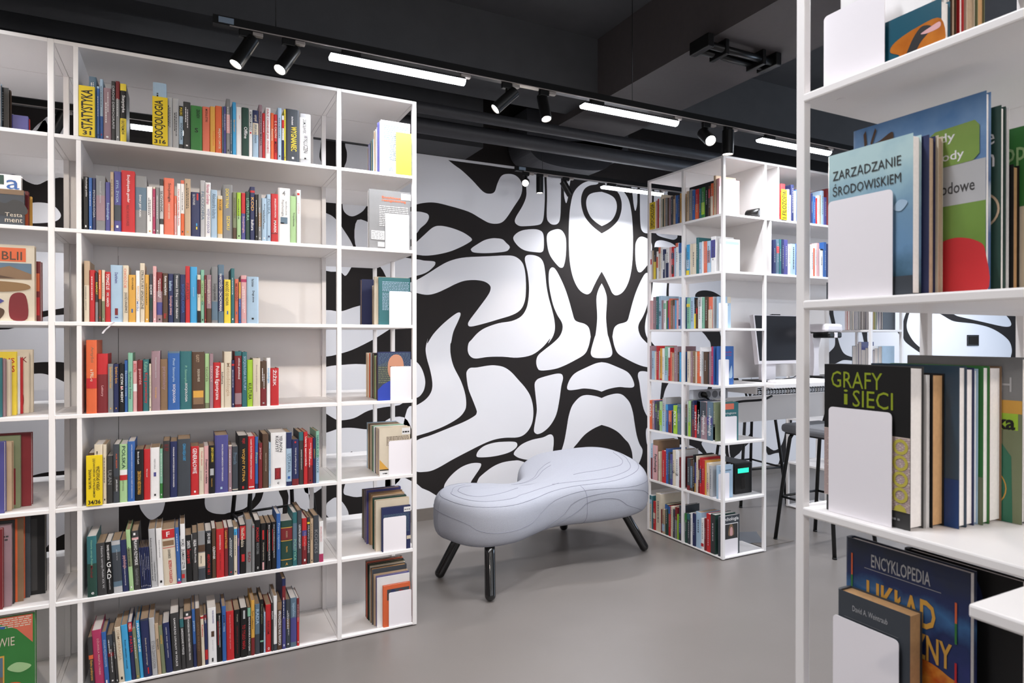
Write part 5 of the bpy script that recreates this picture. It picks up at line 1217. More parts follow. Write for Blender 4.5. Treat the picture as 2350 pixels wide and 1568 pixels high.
lb(2, [(9, 1015, 'P', .03, 'indigo book with cream pages at the edge of the fifth shelf', None, .14, M_PAGES), (26, 1015, 'c', .03, 'tan book block on the fifth shelf of the cut bay', [('q', 'D', .5, .2, .9, .6)], .16, M_PAGET), (45, 1000, 'f', .02, 'olive green cover with a dark picture, fifth shelf of the cut bay', [('t', 'k', 'mans', .3, .86, .7, .92), ('q', 'r', .5, .05, .92, .55)], .17, M_PAGES), (71, 994, 'r', .03, 'large dull maroon book at the end of the fifth shelf row', None, .22, M_PAGES)], '')
lb(1, [(4, 1215, 'r', .02, 'dark red book edge on the sixth shelf of the cut bay', None, .15, M_PAGES), (24, 1205, 'V', .02, 'mauve cover with a small standing figure, sixth shelf of cut bay', [('q', 'P', .6, .62, .75, .74), ('p', 'k', [(.6, .05), (.62, .3), (.7, .38), (.74, .2), (.85, .05)], 1), ('l', 'k', .5, .8, .95, .88, 2)], .16, M_PAGES), (31, 1195, 'k', .014, 'thin charcoal frame edged book on the sixth shelf', None, .16, M_PAGES), (52, 1190, 'O', .03, 'rust orange book on the sixth shelf of the cut bay', [('q', 'd', .9, 0, 1, 1)], .18, M_PAGET), (67, 1185, 'H', .02, 'slate grey book between rust orange and black books, sixth shelf', None, .18, M_PAGES), (102, 1180, 'K', .03, 'large black book ending the row on the sixth shelf', [('q', 'k', .3, .05, .9, .95)], .25, M_PAGES)], '')
lb(0, [(78, 1406, 'E', .03, 'green cover with cream lettering and a mosaic corner, bottom shelf', [('p', 'o', [(.15, .95), (.5, .93), (.75, .84), (.97, .66), (.97, .99), (.15, .99)]), ('l', 'C', .3, .86, .95, .98, 5), ('p', 'B', [(.15, .94), (.4, .92), (.6, .88), (.58, .86), (.3, .90)]), ('t', 'C', 'OWIE', .38, .66, .72, .76), ('q', 'y', .1, .18, .58, .56), ('q', 's', .1, .30, .56, .54), ('q', 'd', .1, .20, .56, .32), ('p', 'e', [(.62, .40), (.75, .46), (.95, .40), (.8, .34)], 1), ('p', 'O', [(.6, .2), (.66, .24), (.8, .22), (.84, .14), (.7, .16)], 1)], .22, M_PAGES)], '')

# --- open corner bookcase: left face rows (spines face the bench side)
XN = XR[0] + .006
def rbay(k, regs):
    """list of (u0,u1,v,colour...) spines seen on the plane x = XN; built into the shared mesh of small far books"""
    zs = k * GP + GB
    for (rx, ry, sc, spec) in regs:
        for r in parse(spec):
            u0, u1 = rx + r['x0'] * sc, rx + r['x1'] * sc; v = ry + r['y'] * sc
            ya, yb2 = onX(u0, 784, XN).y, max(onX(u1, 784, XN).y, 3.027)
            if ya - yb2 < .005: continue
            h = max(.12, min(onX((u0 + u1) / 2, v, XN).z - zs, GP - GB - .006))
            book((XN, ya, zs + .0008), (0, -1, 0), (1, 0, 0), max(.005, ya - yb2 - .0006), h, min(.2, h * .7), r['c'], 0, rnd.choice([M_PAGES, M_PAGET]), r['bands'], (), marks=(r['x1'] - r['x0']) * sc > 3.5, mb_out=STUFF)
            for tx in r['texts']:
                w = ya - yb2
                if tx[0] == 'T': put_text(STUFF, tx[2], (XN - .0012, ya - w * .2, zs + h * (1 - tx[3] / 100)), (0, 0, -1), (0, -1, 0), h * (tx[4] - tx[3]) / 100, w * .6, PM[tx[1]], .01)


A1 = (1470, 340, .19149); A2 = (1470, 640, .16583); A3 = (1470, 880, .15306); A4 = (1470, 1080, .14029)
rbay(6, [(*A1, "180 200 632 p;202 215 610 R;216 238 600 W;240 262 560 C;263 272 610 F;274 292 600 c;294 318 598 G;320 336 598 D;338 356 598 V;358 385 580 H;387 412 572 c|B D 0 12;414 445 570 B;447 466 575 N;468 492 545 y;543 575 520 c;577 612 500 G;614 650 505 B;652 694 495 R|B O 50 100;697 724 488 T;726 766 472 E|B L 50 90;768 808 448 K;810 834 455 D|B R 10 40;836 868 425 O|B C 40 100;870 905 332 c;907 935 380 b;937 944 400 O")])
rbay(5, [(*A1, "118 135 1230 W|B R 30 48;137 152 1230 c;154 186 1190 k|B Y 46 100;188 212 1240 W|B o 20 60;214 240 1190 C|B o 0 20;242 262 1190 W;264 286 1215 N|B W 40 70;288 300 1270 g;301 338 1200 W|B N 50 100;340 366 1190 p;368 398 1185 R|B k 60 90|B N 20 40;400 416 1200 b;418 452 1140 W|B o 0 12;455 492 1140 b|B B 0 30;545 585 1160 S|B b 50 80|B Y 85 100;588 606 1150 C;608 660 1148 C;662 690 1075 T;695 732 1130 b;734 750 1120 W;752 790 1120 o;792 835 1115 b|B V 30 70;838 908 1060 W|B P 10 60;910 965 1045 C;968 996 1090 D")])
rbay(4, [(*A2, "125 168 305 p;170 206 255 V;208 246 248 T;248 284 240 b|B s 46 60;286 312 300 V;314 352 300 W|B t 10 30;354 372 305 E;374 390 300 M|B B 60 100;392 410 275 o;412 440 300 d;442 474 290 V|B D 0 20;476 490 300 S;492 520 300 p;522 552 255 b|B N 70 90;553 566 260 B;635 684 265 t|B Y 20 30;686 738 255 b;740 766 262 K|B Y 52 100;768 788 290 D|B R 30 50;790 842 255 W|B g 0 30;844 880 258 t;884 934 250 D;936 996 255 o|B C 40 100;998 1012 250 g")])
rbay(3, [(*A2, "125 148 930 V;150 194 1000 b;196 212 1010 C;214 250 930 R;252 262 1000 g;264 294 965 y|B R 95 100;296 328 965 W;330 378 938 t|B b 70 100;380 410 955 R|B W 0 30;412 432 1015 o;434 458 1030 c;460 508 938 V;510 536 1015 D;538 566 1018 B|B S 0 100;640 686 1005 C;688 718 1010 V;720 756 1005 d;758 778 1010 C;780 814 1008 O;816 840 950 W|B o 80 100;842 866 1005 g;868 926 1015 D;928 944 1040 k;946 974 1010 V;976 1006 938 M;1007 1016 938 B")])
rbay(2, [(*A3, "130 174 255 O|T W 8 60:EGO;176 212 262 P|B V 0 100|T W 10 60:FILOZOFIA;216 252 275 H|T L 8 36:OSHO;254 278 278 k|T W 30 60:OTTO;280 322 275 e|B L 30 80;324 374 220 g|B b 40 100;377 414 320 B|B S 0 20;416 462 415 O|B r 50 100;464 484 420 N;486 546 335 L|T W 20 70:POLSKA;549 606 315 s|B T 10 30;672 698 320 D|B F 40 100;702 712 270 g;714 752 268 e|B L 60 100;754 776 270 H;778 802 262 N|B r 50 100;805 842 330 R|T W 10 85:STRACH;844 896 270 s|B T 0 60|T W 36 88:Psychologia|B H 0 100;900 990 280 V|B H 0 40|T W 36 88:Psychologia;994 1084 280 s|B P 40 60|T W 36 88:Psychologia;1090 1184 295 f|B W 55 100|B W 55 97;1186 1236 300 T|B W 52 100")])
rbay(1, [(*A3, "155 182 905 b|B r 40 100;184 264 860 d|B p 12 100|T K 34 80:Psychologia;266 292 1030 C;294 314 1030 c;316 376 1015 R;378 412 985 B;414 440 1040 H;442 476 1070 P|B s 30 80;478 520 1005 C|T k 55 68:2;522 576 1005 W|T k 60 72:2;578 606 1115 r;696 745 1130 H|B r 85 100;747 784 1150 D|B s 20 90;786 812 1075 K|B D 30 60;814 830 1190 P|B y 70 100;832 860 1095 C;862 886 1150 r|B c 30 60;888 916 1120 R|B N 30 70;918 962 1155 R;964 984 1165 y;986 1030 1200 C|B p 60 80;1032 1076 1240 g")])
rbay(0, [(*A4, "145 186 410 b|B T 0 12|B C 25 100;188 204 425 T;206 246 510 R|B C 40 60;248 334 385 C;336 350 640 r;352 400 640 c|B b 60 90;402 454 560 F|B B 0 15;456 492 590 R|B B 0 25;494 526 595 C;528 562 640 H;564 602 610 r|B G 40 100;604 628 720 E|B L 0 100;630 664 580 H|B P 50 80;724 762 705 F|B E 0 30;764 816 710 H|B T 0 20;818 848 700 W;850 900 710 N;905 990 685 b;992 1040 790 W|B R 80 90;1042 1074 790 r;1076 1146 715 R;1148 1250 730 F|B k 0 100;1252 1290 850 N|B r 60 90")])
# covers that close the rows of the narrow bay, each with its white bookend
def closing(k, u0, u1, v, col, label, art, pu0, pu1, pv, blab, th=.02, Y=3.0):
    zs = k * GP + GB; a = onY(u0, 784, Y); b = onY(u1, v, Y)
    a.x = max(a.x, XN)
    w = b.x - a.x; h = min(b.z - zs, GP - GB - .01)
    r = book((a.x, Y, zs + .0008), (0, 1, 0), (1, 0, 0), th, h, w, col, 0, M_PAGES, (), (), marks=False)
    tag(r, label, 'book', 'cover books closing the rows of the corner bookcase')
    if art: cover_art(r, (a.x, Y, zs + .0008), (1, 0, 0), (0, 0, 1), w, h, (0, -1, 0), art)
    p, q = onY(pu0, 784, Y - .006), onY(pu1, pv, Y - .006)
    p.x = max(p.x, XR[0] + .002)
    bookend(blab, (p.x, Y - .006, zs + .0004), (q.x, Y - .006, q.z), (0, -1, 0), .08)
closing(6, 1650, 1697, 416, 'p', 'pale pink cover closing the top row of the narrow bay', [('l', 'W', .1, .1, .9, .9, 20)], 1650, 1687, 432, 'white bookend closing the top row, corner bookcase', .025)
closing(5, 1655, 1698, 551, 'W', 'white cover with pale blue print closing the second row, narrow bay', [('q', 'b', .1, .75, .95, .92)], 1652, 1696, 563, 'white bookend closing the second row, corner bookcase')
closing(4, 1634, 1677, 682, 'b', 'pale blue cover with cream band closing the third row, narrow bay', [('q', 'C', .7, .80, 1, 1), ('l', 's', .1, .7, .8, .78, 1)], 1638, 1670, 696, 'white bookend closing the third row, corner bookcase')
closing(3, 1637, 1682, 795, 'B', 'blue cover with red print closing the fourth row, narrow bay', [('t', 'M', 'filozofia', .2, .82, .9, .88), ('t', 'M', 'przyrody', .3, .74, .9, .79), ('p', 'b', [(.7, .2), (.9, .5), (.95, .2)], 1)], 1641, 1673, 825, 'white bookend closing the fourth row, corner bookcase')
closing(2, 1660, 1694.5, 923, 'T', 'teal cover with salmon label closing the fifth row, narrow bay', [('q', 'o', .1, .82, .7, .97), ('t', 'W', 'biologiczne', .05, .68, .85, .75), ('t', 'W', 'człowieka', .1, .60, .85, .66)], 1661, 1691, 955, 'white bookend closing the fifth row, corner bookcase')
closing(1, 1636, 1682, 1066, 'b', 'light blue worn cover closing the sixth row, narrow bay', [('l', 's', .1, .8, .9, .88, 1)], 1639, 1674, 1085, 'white bookend closing the sixth row, corner bookcase')
closing(0, 1645, 1697, 1180, 'H', 'dark Psychologia cover with a portrait closing the bottom row, narrow bay', [('t', 'W', 'Psychologia', .02, .84, .95, .96, .02), ('q', 'W', .05, .02, .92, .80), ('q', 'k', .09, .1, .90, .78), ('p', 'd', [(.42, .5), (.48, .74), (.62, .76), (.70, .5)], 1), ('p', 'p', [(.50, .50), (.52, .68), (.62, .68), (.64, .5)], 1)], 1663, 1693, 1234, 'white bookend closing the bottom row, corner bookcase', .02, 2.985)

# wide bay of the corner bookcase: two rows with spines to the reader
def rfront(k, reg, Y=YF + .006):
    zs = k * GP + GB; rx, ry, sc, spec = reg
    for r in parse(spec):
        u0, u1 = rx + r['x0'] * sc, rx + r['x1'] * sc; v = ry + r['y'] * sc
        xa, xb2 = onY(u0, 784, Y).x, onY(u1, 784, Y).x
        h = max(.12, min(onY((u0 + u1) / 2, v, Y).z - zs, GP - GB - .006))
        book((xa, Y, zs + .0008), (1, 0, 0), (0, 1, 0), xb2 - xa - .0006, h, min(.19, h * .7), r['c'], 0, M_PAGES, r['bands'], (), marks=True, mb_out=STUFF)
rfront(6, (*A1, "1678 1735 430 R;1752 1785 495 b;1787 1802 565 W;1804 1838 440 N;1840 1862 515 W;1863 1930 500 B;1935 2040 480 r;2044 2062 545 N;2064 2100 580 B;2102 2118 600 R;2120 2145 570 W;2147 2160 565 c;2162 2196 510 b;2198 2230 590 P;2232 2300 490 r"))
rfront(5, (*A1, "1590 1625 1100 N;1627 1662 1095 s|B R 20 40;1664 1690 1095 T;1692 1720 1095 N;1722 1768 1100 P;1770 1800 1160 W;1802 1862 1150 b;1863 1935 1150 B;1937 2040 1160 W;2042 2072 1160 W;2074 2090 1200 o;2092 2110 1150 W;2112 2146 1140 p;2148 2190 1210 W|B K 0 5;2192 2230 1130 B;2232 2290 1150 N"))
sign(1792, 1805, 435, 503.5, 6, [('1 FILOZOFIA', .05, .95)], '', 'yellow card reading 1 FILOZOFIA in the wide bay', Y=YF)
# card on the left face: PSYCHOLOGIA
ya, yb2 = onX(1491, 784, XR[0] - .001).y, onX(1503.3, 784, XR[0] - .001).y
zt = onX(1497, 465, XR[0]).z; zs = 6 * GP + GB
s = empty('shelf_sign', (XR[0], ya, zs)); tag(s, 'yellow card reading PSYCHOLOGIA at the far end of the corner bookcase', 'sign', 'yellow subject cards on the shelves')
C = Vector(s.location)
card = MB().box((XR[0] - .003, ya - .001, zs + .0005), (XR[0] + .001, yb2, zt), M_SIGNY).build('card', s, off=C)
t = MB(); put_text(t, 'PSYCHOLOGIA', (XR[0] - .0036, ya - (ya - yb2) * .85, zs + (zt - zs) * .14), (0, 0, 1), (0, 1, 0), (zt - zs) * .8, (ya - yb2) * .65, PM['K'], .02, .3, 2)
put_text(t, '159.9', (XR[0] - .0036, ya - (ya - yb2) * .1, zs + .008), (0, -1, 0), (0, 0, 1), (ya - yb2) * .8, .014, PM['K'], .02, .3, 2)
t.build('card_lettering', card, off=C)
# far narrow bay: rows seen through the bookcase
y = 2.985
for i, c in enumerate('HPbLYCcNGDsWBCFWRpCcW'):
    t_ = [.012, .018, .016, .014, .010, .02, .016, .02, .012, .024, .018][i % 11]
    if y + t_ > 3.29: break
    book((XR[3] - .03, y, 4 * GP + GB + .001), (0, 1, 0), (-1, 0, 0), t_, .235 - (i % 4) * .012, .15, c, 0, M_PAGES, (), (), marks=False, mb_out=STUFF); y += t_ + .001
y = 2.99
for i, c in enumerate('bWPWgWPWsb'):
    t_ = [.03, .026, .014, .035, .02][i % 5]
    if y + t_ > 3.24: break
    book((XR[3] - .03, y, 3 * GP + GB + .001), (0, 1, 0), (-1, 0, 0), t_, .235 - (i % 3) * .015 + (i > 5) * .03, .15, c, 0, M_PAGES, (), (), marks=False, mb_out=STUFF); y += t_ + .001
so = STUFF.build('small_books')
tag(so, 'many small books filling the corner bookcase and the deep end bay rows', 'books', kind='stuff')

# ------------------------------------------------------------------ near bookcase by the camera
XQ = .950
ya_, yb_ = onX(1826, 784, XQ).y, onX(1842, 784, XQ).y
gq, gw = .0155, .0165
nb = empty('bookcase', (1.13, .59, 0)); tag(nb, 'white open bookcase closest to the viewer, holding books on nature and space', 'bookcase'); C = Vector(nb.location)
yl = ya_; yr = ya_ - GP - gw
for (x, y) in ((XQ, yl - gw), (XQ + GP, yl - gw), (XQ, yr - gw), (XQ + GP, yr - gw), (XQ + 2 * GP, yl - gw), (XQ + 2 * GP, yr - gw)):
    MB().box((x, y, .003), (x + gw, y + gw, 7 * GP + gq), M_WHITE, .002).build('post', nb, off=C)
for k in range(8):
    z = max(k * GP, .006)
    for j in range(2):
        MB().box((XQ - .001 + j * (GP + .0005), yr - gw - .001, z), (XQ + GP + j * GP - .0005 + .001 * j, yl - .0145, k * GP + gq), M_WHITE, .003).build('shelf_board', nb, off=C)
        x = XQ + j * GP
        MB().box((x + gw, yl - gw, z + .0005), (x + GP, yl - .001, k * GP + gq - .0005), M_WHITE, .001).build('side_rail', nb, off=C)
    for (x, y) in ((XQ + .045, yl - .055),):
        if k in (4, 5): MB().tube([(x, y, k * GP - .0006), (x, y, k * GP + .001)], .0085, M_WHITE, 20).build('dowel_cap', nb, off=C)
# lower unit joined at the corner
cn = onZ(2221, 1385, 3 * GP + gq)
lu = empty('low_bookcase', (1.0, .2, 0)); tag(lu, 'low white unit with a rounded board corner beside the closest bookcase', 'bookcase'); C = Vector(lu.location)
for k in (0, 1, 2, 3):
    MB().box((cn.x, -.55, max(k * GP, .006)), (XQ + GP, yr - gw - .004 if k < 3 else cn.y, k * GP + gq), M_WHITE, .003).build('shelf_board' if k < 3 else 'top_board', lu, off=C) if k == 3 else MB().box((cn.x + .01, -.55, max(k * GP, .006)), (XQ + GP, .2, k * GP + gq), M_WHITE, .003).build('shelf_board', lu, off=C)
for (x, y) in ((cn.x + .01, .18), (cn.x + .01, -.55), (XQ + GP - .02, .18), (XQ + GP - .02, -.55)):
    MB().box((x, y, .003), (x + gw, y + gw, 3 * GP), M_WHITE, .002).build('post', lu, off=C)


def near(k, xf, u0, u1, v, vu, th, col, label, art=(), pg=M_PAGES, hard=None):
    """book with its cover parallel to the open side, spine away (+Y), fore edge towards -Y.  v read at column vu"""
    zs = k * GP + gq
    ysp, yfe = onX(u0, 784, xf).y, onX(u1, 784, xf).y
    h = min(onX(vu, v, xf).z - zs, GP - gq - .004); w = ysp - yfe
    r = book((xf, ysp, zs + .0006), (1, 0, 0), (0, -1, 0), th, h, w, col, 0, pg, (), (), marks=False, tall_cover=hard or .0007)
    tag(r, label, 'book', 'books in the closest bookcase')
    if art: cover_art(r, (xf, ysp, zs + .0006), (0, -1, 0), (0, 0, 1), w, h, (-1, 0, 0), art)
    return r


def nmat(name, stops, scale=3, axis='Z', z0=0, z1=1, noise=.5, ns=12):
    """printed picture: soft bands of colour along the height, broken by noise"""
    m = bpy.data.materials.new(name); m.use_nodes = True; nt = m.node_tree; b = nt.nodes['Principled BSDF']; b.inputs['Roughness'].default_value = .22
    tc = nt.nodes.new('ShaderNodeTexCoord'); sp = nt.nodes.new('ShaderNodeSeparateXYZ'); nt.links.new(tc.outputs['Object'], sp.inputs[0])
    mr = nt.nodes.new('ShaderNodeMapRange'); mr.inputs[1].default_value = z0; mr.inputs[2].default_value = z1; nt.links.new(sp.outputs['Z'], mr.inputs[0])
    n = nt.nodes.new('ShaderNodeTexNoise'); n.inputs['Scale'].default_value = ns; n.inputs['Detail'].default_value = 5; nt.links.new(tc.outputs['Object'], n.inputs['Vector'])
    ma = nt.nodes.new('ShaderNodeMath'); ma.operation = 'MULTIPLY_ADD'; ma.inputs[1].default_value = noise; ma.inputs[2].default_value = -noise / 2; nt.links.new(n.outputs['Fac'], ma.inputs[0])
    ad = nt.nodes.new('ShaderNodeMath'); nt.links.new(mr.outputs[0], ad.inputs[0]); nt.links.new(ma.outputs[0], ad.inputs[1])
    r = nt.nodes.new('ShaderNodeValToRGB'); nt.links.new(ad.outputs[0], r.inputs['Fac'])
    while len(r.color_ramp.elements) > 1: r.color_ramp.elements.remove(r.color_ramp.elements[-1])
    r.color_ramp.elements[0].position = stops[0][0]; r.color_ramp.elements[0].color = lin(stops[0][1])
    for p_, c_ in stops[1:]: e = r.color_ramp.elements.new(p_); e.color = lin(c_)
    nt.links.new(r.outputs['Color'], b.inputs['Base Color'])
    return m


SKY = nmat('cover_water_print', [(0, '#2f3f44'), (.12, '#3d5a6a'), (.35, '#6d92b4'), (.6, '#7597b2'), (.85, '#9dbdc8'), (1, '#b7d2d4')], z0=0, z1=.215, noise=.35, ns=22)
MTN = nmat('cover_mountain_print', [(0, '#44618f'), (.3, '#5a79a8'), (.5, '#c3cfdb'), (.6, '#5a7aa6'), (.8, '#7ea0c8'), (1, '#5f87b8')], z0=0, z1=.30, noise=.5, ns=16)
MEADOW = nmat('cover_meadow_print', [(0, '#5d7a33'), (.5, '#77964a'), (1, '#8fa95c')], z0=0, z1=.3, noise=.6, ns=14)
SPACE = nmat('cover_space_print', [(0, '#4a4f9a'), (.35, '#35387a'), (.55, '#22305c'), (.68, '#3d6a9a'), (.78, '#2a3560'), (1, '#363c48')], z0=0, z1=.32, noise=.5, ns=12)
SUN = nmat('cover_sun_print', [(0, '#f0c03a'), (.3, '#d8521b'), (.6, '#a82208'), (1, '#e8a03a')], z0=-.1, z1=.2, noise=.9, ns=30)
TEALC = nmat('cover_cyclist_print', [(0, '#c0742a'), (.3, '#a85b1c'), (.5, '#d08a34'), (.7, '#a6571d'), (1, '#6b3a14')], z0=0, z1=.3, noise=.8, ns=26)
NATG = mat('cover_deep_teal', '#135063', .3); OLIVE = mat('olive_print', '#8c9a24', .4)

RINGBG = mat('ring_print_ground', '#cbb9ad', .4); RINGC = mat('ring_print', '#bdb14c', .4); SLB = mat('cover_dark_slate_blue', '#33495b', .35); DBL = mat('cover_deep_blue', '#143a72', .35)
# shelf 5: top books, cut by the frame
near(5, .985, 1905, 2158, 0, 2150, .022, NATG, 'teal cover with an ochre clothed figure, closest bookcase upper shelf', [('p', TEALC, [(.62, .0), (.60, .12), (.66, .2), (.58, .34), (.62, .5), (.8, .62), (1, .6), (1, 0)], 1), ('p', 'K', [(.68, .02), (.72, .18), (.78, .45), (.85, .6), (.93, .5), (.84, .3), (.78, .1)], 1), ('p', 'p', [(.84, .46), (.92, .52), (.99, .55), (.99, .44), (.9, .42)], 1)])
a = onX(1889, 784, .978); b = onX(2030, -30, .978)
bookend('tall white bookend on the upper shelf of the closest bookcase', (.978, a.y, 5 * GP + gq + .0004), (.978, b.y, min(b.z, 6 * GP - .01)), (-1, 0, 0), .09)
for i, (c, th, lab, pg) in enumerate((('W', .024, 'white book behind the teal cover on the upper shelf', M_PAGES), ('W', .014, 'slim white book behind the thick white one, upper shelf', M_PAGES), ('D', .012, 'dark brown edged book on the upper shelf of the closest bookcase', M_PAGET), ('R', .012, 'slim red book on the upper shelf of the closest bookcase', M_PAGES), ('C', .022, 'cream paged book on the upper shelf of the closest bookcase', M_PAGET), ('f', .02, 'olive book on the upper shelf of the closest bookcase', M_PAGEO))):
    xf = 1.010 + sum((.026, .016, .014, .014, .024, .022)[:i])
    r = book((xf, .74, 5 * GP + gq + .0006), (1, 0, 0), (0, -1, 0), th, .24, .155 + .003 * i, c, 0, pg, (), (), marks=False)
    tag(r, lab, 'book', 'books in the closest bookcase')
# shelf 4
near(4, .968, 1897, 2094, 306, 2094, .021, SKY, 'pale blue cover reading ZARZĄDZANIE ŚRODOWISKIEM on the closest bookcase', [('q', 'H', .0, .0, 1, .12), ('t', 'k', 'ZARZĄDZANIE', .08, .80, .88, .885), ('t', 'k', 'ŚRODOWISKIEM', .08, .71, .88, .795), ('p', 'b', [(.80, .55), (.86, .60), (.95, .58), (.88, .53)], 1)])
a = onX(1900, 784, .962); b = onX(2048, 433, .962)
bookend('white bookend before the pale blue cover in the closest bookcase', (.962, a.y, 4 * GP + gq + .0004), (.962, b.y, b.z), (-1, 0, 0), .1)
near(4, .9915, 1905, 2131, 310, 2131, .016, 'N', 'slim navy book behind the pale blue cover, closest bookcase', pg=M_PAGET)
near(4, 1.009, 1910, 2152, 312, 2150, .012, 'C', 'beige paged book behind the slim navy one', pg=M_PAGET)
near(4, 1.026, 1956, 2262, 209, 2262, .012, MTN, 'tall cover with mountain goats and a red jacket, closest bookcase', [('q', MEADOW, 0, 0, 1, .48), ('q', 'g', 0, .46, 1, .67), ('t', 'k', 'zawody przyrodowe', .25, .50, .93, .58, .01), ('p', 'R', [(.66, .0), (.62, .18), (.70, .27), (.82, .29), (.95, .26), (1, .2), (1, 0)], 1), ('p', MEADOW, [(.60, .66), (.60, .83), (.66, .86), (.93, .87), (.96, .84), (.96, .70), (.92, .67)]), ('t', 'W', 'młody', .52, .78, .80, .84, .01), ('t', 'W', 'przyrody', .50, .68, .86, .74, .01), ('p', 'D', [(.10, .80), (.16, .88), (.24, .90), (.34, .93), (.33, .86), (.2, .80)], 1), ('p', 'D', [(.11, .88), (.10, .96), (.12, .98), (.13, .90)]), ('p', 'D', [(.17, .88), (.21, .96), (.20, .98), (.16, .90)]), ('p', 'k', [(.62, .0), (.63, .14), (.69, .12), (.70, 0)], 1)])
near(4, 1.042, 1990, 2296, 244, 2290, .012, 'F', 'dark green cover with white letters behind the mountain cover', [('t', 'W', 'e', .90, .80, .96, .86), ('t', 'W', 'n', .90, .68, .96, .75), ('c', 'c', .86, .45, .12, .135)])
near(4, 1.057, 1995, 2309, 247, 2309, .006, 'W', 'slim white covered book behind the dark green cover')
near(4, 1.066, 2050, 2325, 378, 2325, .016, 'K', 'black book with warm brown pages, lower than its neighbours', pg=M_PAGEO)
near(4, 1.085, 2060, 2420, 292, 2340, .016, 'E', 'green cover with pale letters at the picture edge, closest bookcase', [('t', 'e', 'op', .72, .76, .84, .88, .01), ('q', 'C', 0, 0, 1, .52)])
# shelf 3
gs = near(3, .972, 1893, 2090, 844, 2090, .033, 'k', 'black cover reading GRAFY i SIECI with a ring pattern, closest bookcase', [('q', 'K', 0, .565, 1, 1), ('q', RINGBG, 0, .105, 1, .565), ('l', 'V', .0, .11, 1, .56, 44), ('t', OLIVE, 'GRAFY', .09, .845, .70, .955, .0), ('t', OLIVE, 'i', .25, .735, .30, .835, .0), ('t', OLIVE, 'SIECI', .36, .725, .82, .835, .0), ('c', RINGC, .90, .505, .05, .082), ('c', RINGC, .90, .405, .05, .082), ('c', RINGC, .90, .305, .05, .082), ('c', RINGC, .90, .207, .05, .082), ('p', RINGC, [(.83, .107), (.85, .135), (.90, .15), (.95, .135), (.97, .107)]), ('l', 'G', .75, .04, .9, .07, 1)])
a = onX(1902, 784, .965); b = onX(2046, 948, .965)
bookend('white bookend before the black GRAFY cover in the closest bookcase', (.965, a.y, 3 * GP + gq + .0004), (.965, b.y, b.z), (-1, 0, 0), .1)
near(3, 1.008, 1912, 2128, 862, 2128, .006, 'W', 'slim white booklet pressed behind the GRAFY i SIECI book')
near(3, 1.017, 1960, 2141, 860, 2141, .030, 'K', 'near black book with tan pages behind the GRAFY i SIECI book', pg=M_PAGEO)
near(3, 1.048, 1996, 2202, 842, 2202, .019, SLB, 'slate blue cover with a bright blue foot, closest bookcase', [('q', DBL, 0, 0, 1, .30)])
near(3, 1.069, 2010, 2219, 846, 2219, .020, 'N', 'navy edged book with white pages, closest bookcase')
near(3, 1.091, 2030, 2237, 848, 2237, .010, 'b', 'slim pale blue book beside the navy edged one')
near(3, 1.103, 2040, 2257, 842, 2257, .017, 'E', 'green cover with pale green top edge, closest bookcase', [('q', 'f', 0, 0, 1, .3)])
near(3, 1.122, 2050, 2272, 843, 2272, .034, 'd', 'thick book with pale pages behind the green cover')
near(3, 1.159, 2083, 2347, 822, 2347, .012, 'G', 'large grey, yellow and green cover at the right of the middle shelf', [('q', 'f', 0, 0, 1, 1), ('q', 'G', 0, .74, 1, 1), ('q', 'y', 0, .66, 1, .74), ('q', 'L', 0, .50, .97, .66), ('q', 'f', 0, .0, 1, .56), ('p', mat('cover_green_print', '#2f7358', .4), [(.3, 0), (.3, .42), (.6, .52), (.82, .50), (.92, .40), (.93, 0)]), ('t', 'g', 'CH', .72, .79, .92, .88), ('t', 'K', 'ka', .80, .56, .95, .65, .03), ('c', 'y', .70, .20, .175, .185)])
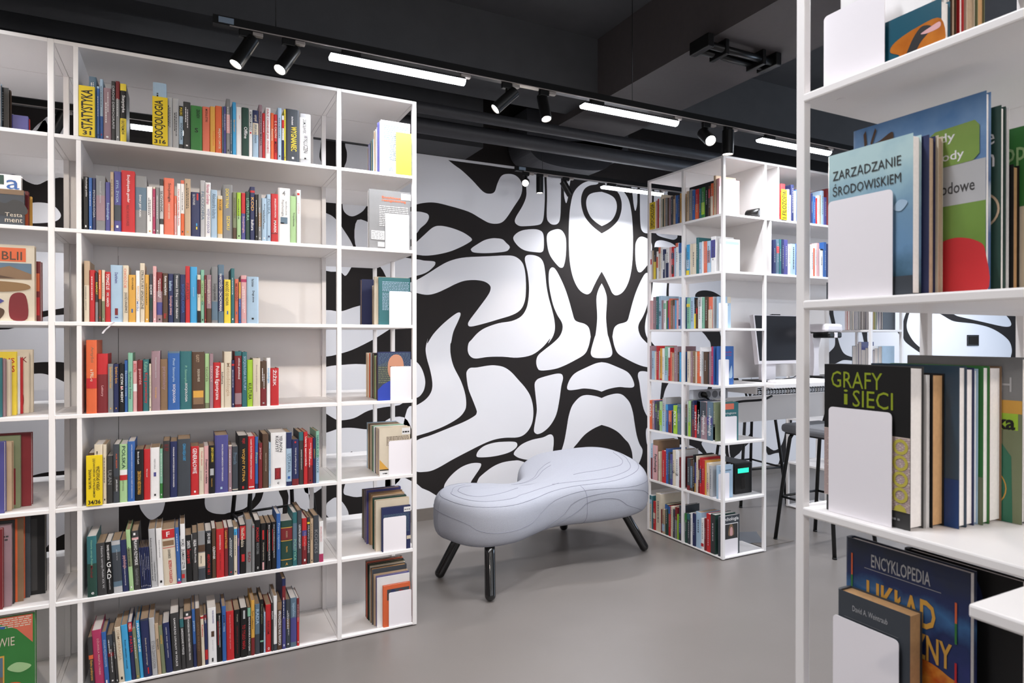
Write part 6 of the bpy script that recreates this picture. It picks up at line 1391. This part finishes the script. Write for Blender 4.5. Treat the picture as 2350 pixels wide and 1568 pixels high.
# shelf 2
near(2, .975, 1921, 2090, 1416, 2090, .031, 'H', 'slate cover reading ILE LAT MA WSZECHŚWIAT with warm brown pages', [('t', 'g', 'David A. Weintraub', .24, .88, .72, .92), ('q', 'G', .12, .82, .86, .823), ('t', 'g', 'ILE LAT MA', .32, .75, .66, .79), ('t', 'g', 'WSZECHŚWIAT', .26, .69, .74, .73)], pg=M_PAGEO)
a = onX(1913, 784, .968); b = onX(2062, 1472, .968)
bookend('white bookend before the slate cover on the lower shelf', (.968, a.y, 2 * GP + gq + .0004), (.968, b.y, b.z), (-1, 0, 0), .1)
near(2, 1.010, 1941, 2228, 1316, 2222, .018, SPACE, 'dark ENCYKLOPEDIA cover with a glowing red planet, lower shelf', [('p', SUN, [(.2, 0), (.28, .30), (.45, .44), (.65, .50), (.85, .47), (.97, .40), (.97, 0)], 1), ('t', 'g', 'ENCYKLOPEDIA', .24, .875, .72, .945, .01), ('q', 'g', .18, .86, .80, .863), ('t', 'y', 'UKŁAD', .20, .655, .76, .80, .02), ('t', 'y', 'SŁONECZNY', .08, .50, .88, .63, .02), ('q', 'O', .06, .80, .075, .92), ('q', 'E', .06, .70, .075, .80), ('q', 'O', .90, .74, .915, .84), ('q', 'E', .90, .64, .915, .74), ('q', 'R', .90, .42, .915, .55)], hard=.0022)
near(2, 1.045, 2075, 2350, 1335, 2340, .014, 'K', 'black cover with a faint blue globe behind the space encyclopedia', [('p', 'N', [(.45, .8), (.5, .95), (.62, .97), (.7, .85), (.6, .75)], 1), ('p', 'F', [(.2, .85), (.3, .95), (.4, .9), (.3, .82)], 1)])
near(2, 1.065, 2090, 2262, 1348, 2260, .016, 'K', 'black book with beige pages behind the globe cover', pg=M_PAGET)
near(2, 1.085, 2110, 2290, 1440, 2285, .020, 'H', 'lower dark slate book on the lower shelf of the closest bookcase', [('l', 'F', .1, .2, .9, .9, 8)], pg=M_PAGET)
near(2, 1.108, 2120, 2400, 1436, 2340, .02, 'K', 'dark picture cover at the lower corner of the closest bookcase', [('p', 'N', [(.2, .3), (.3, .8), (.8, .7), (.9, .3)], 1), ('p', 'F', [(.3, .3), (.5, .5), (.9, .4)], 1)])
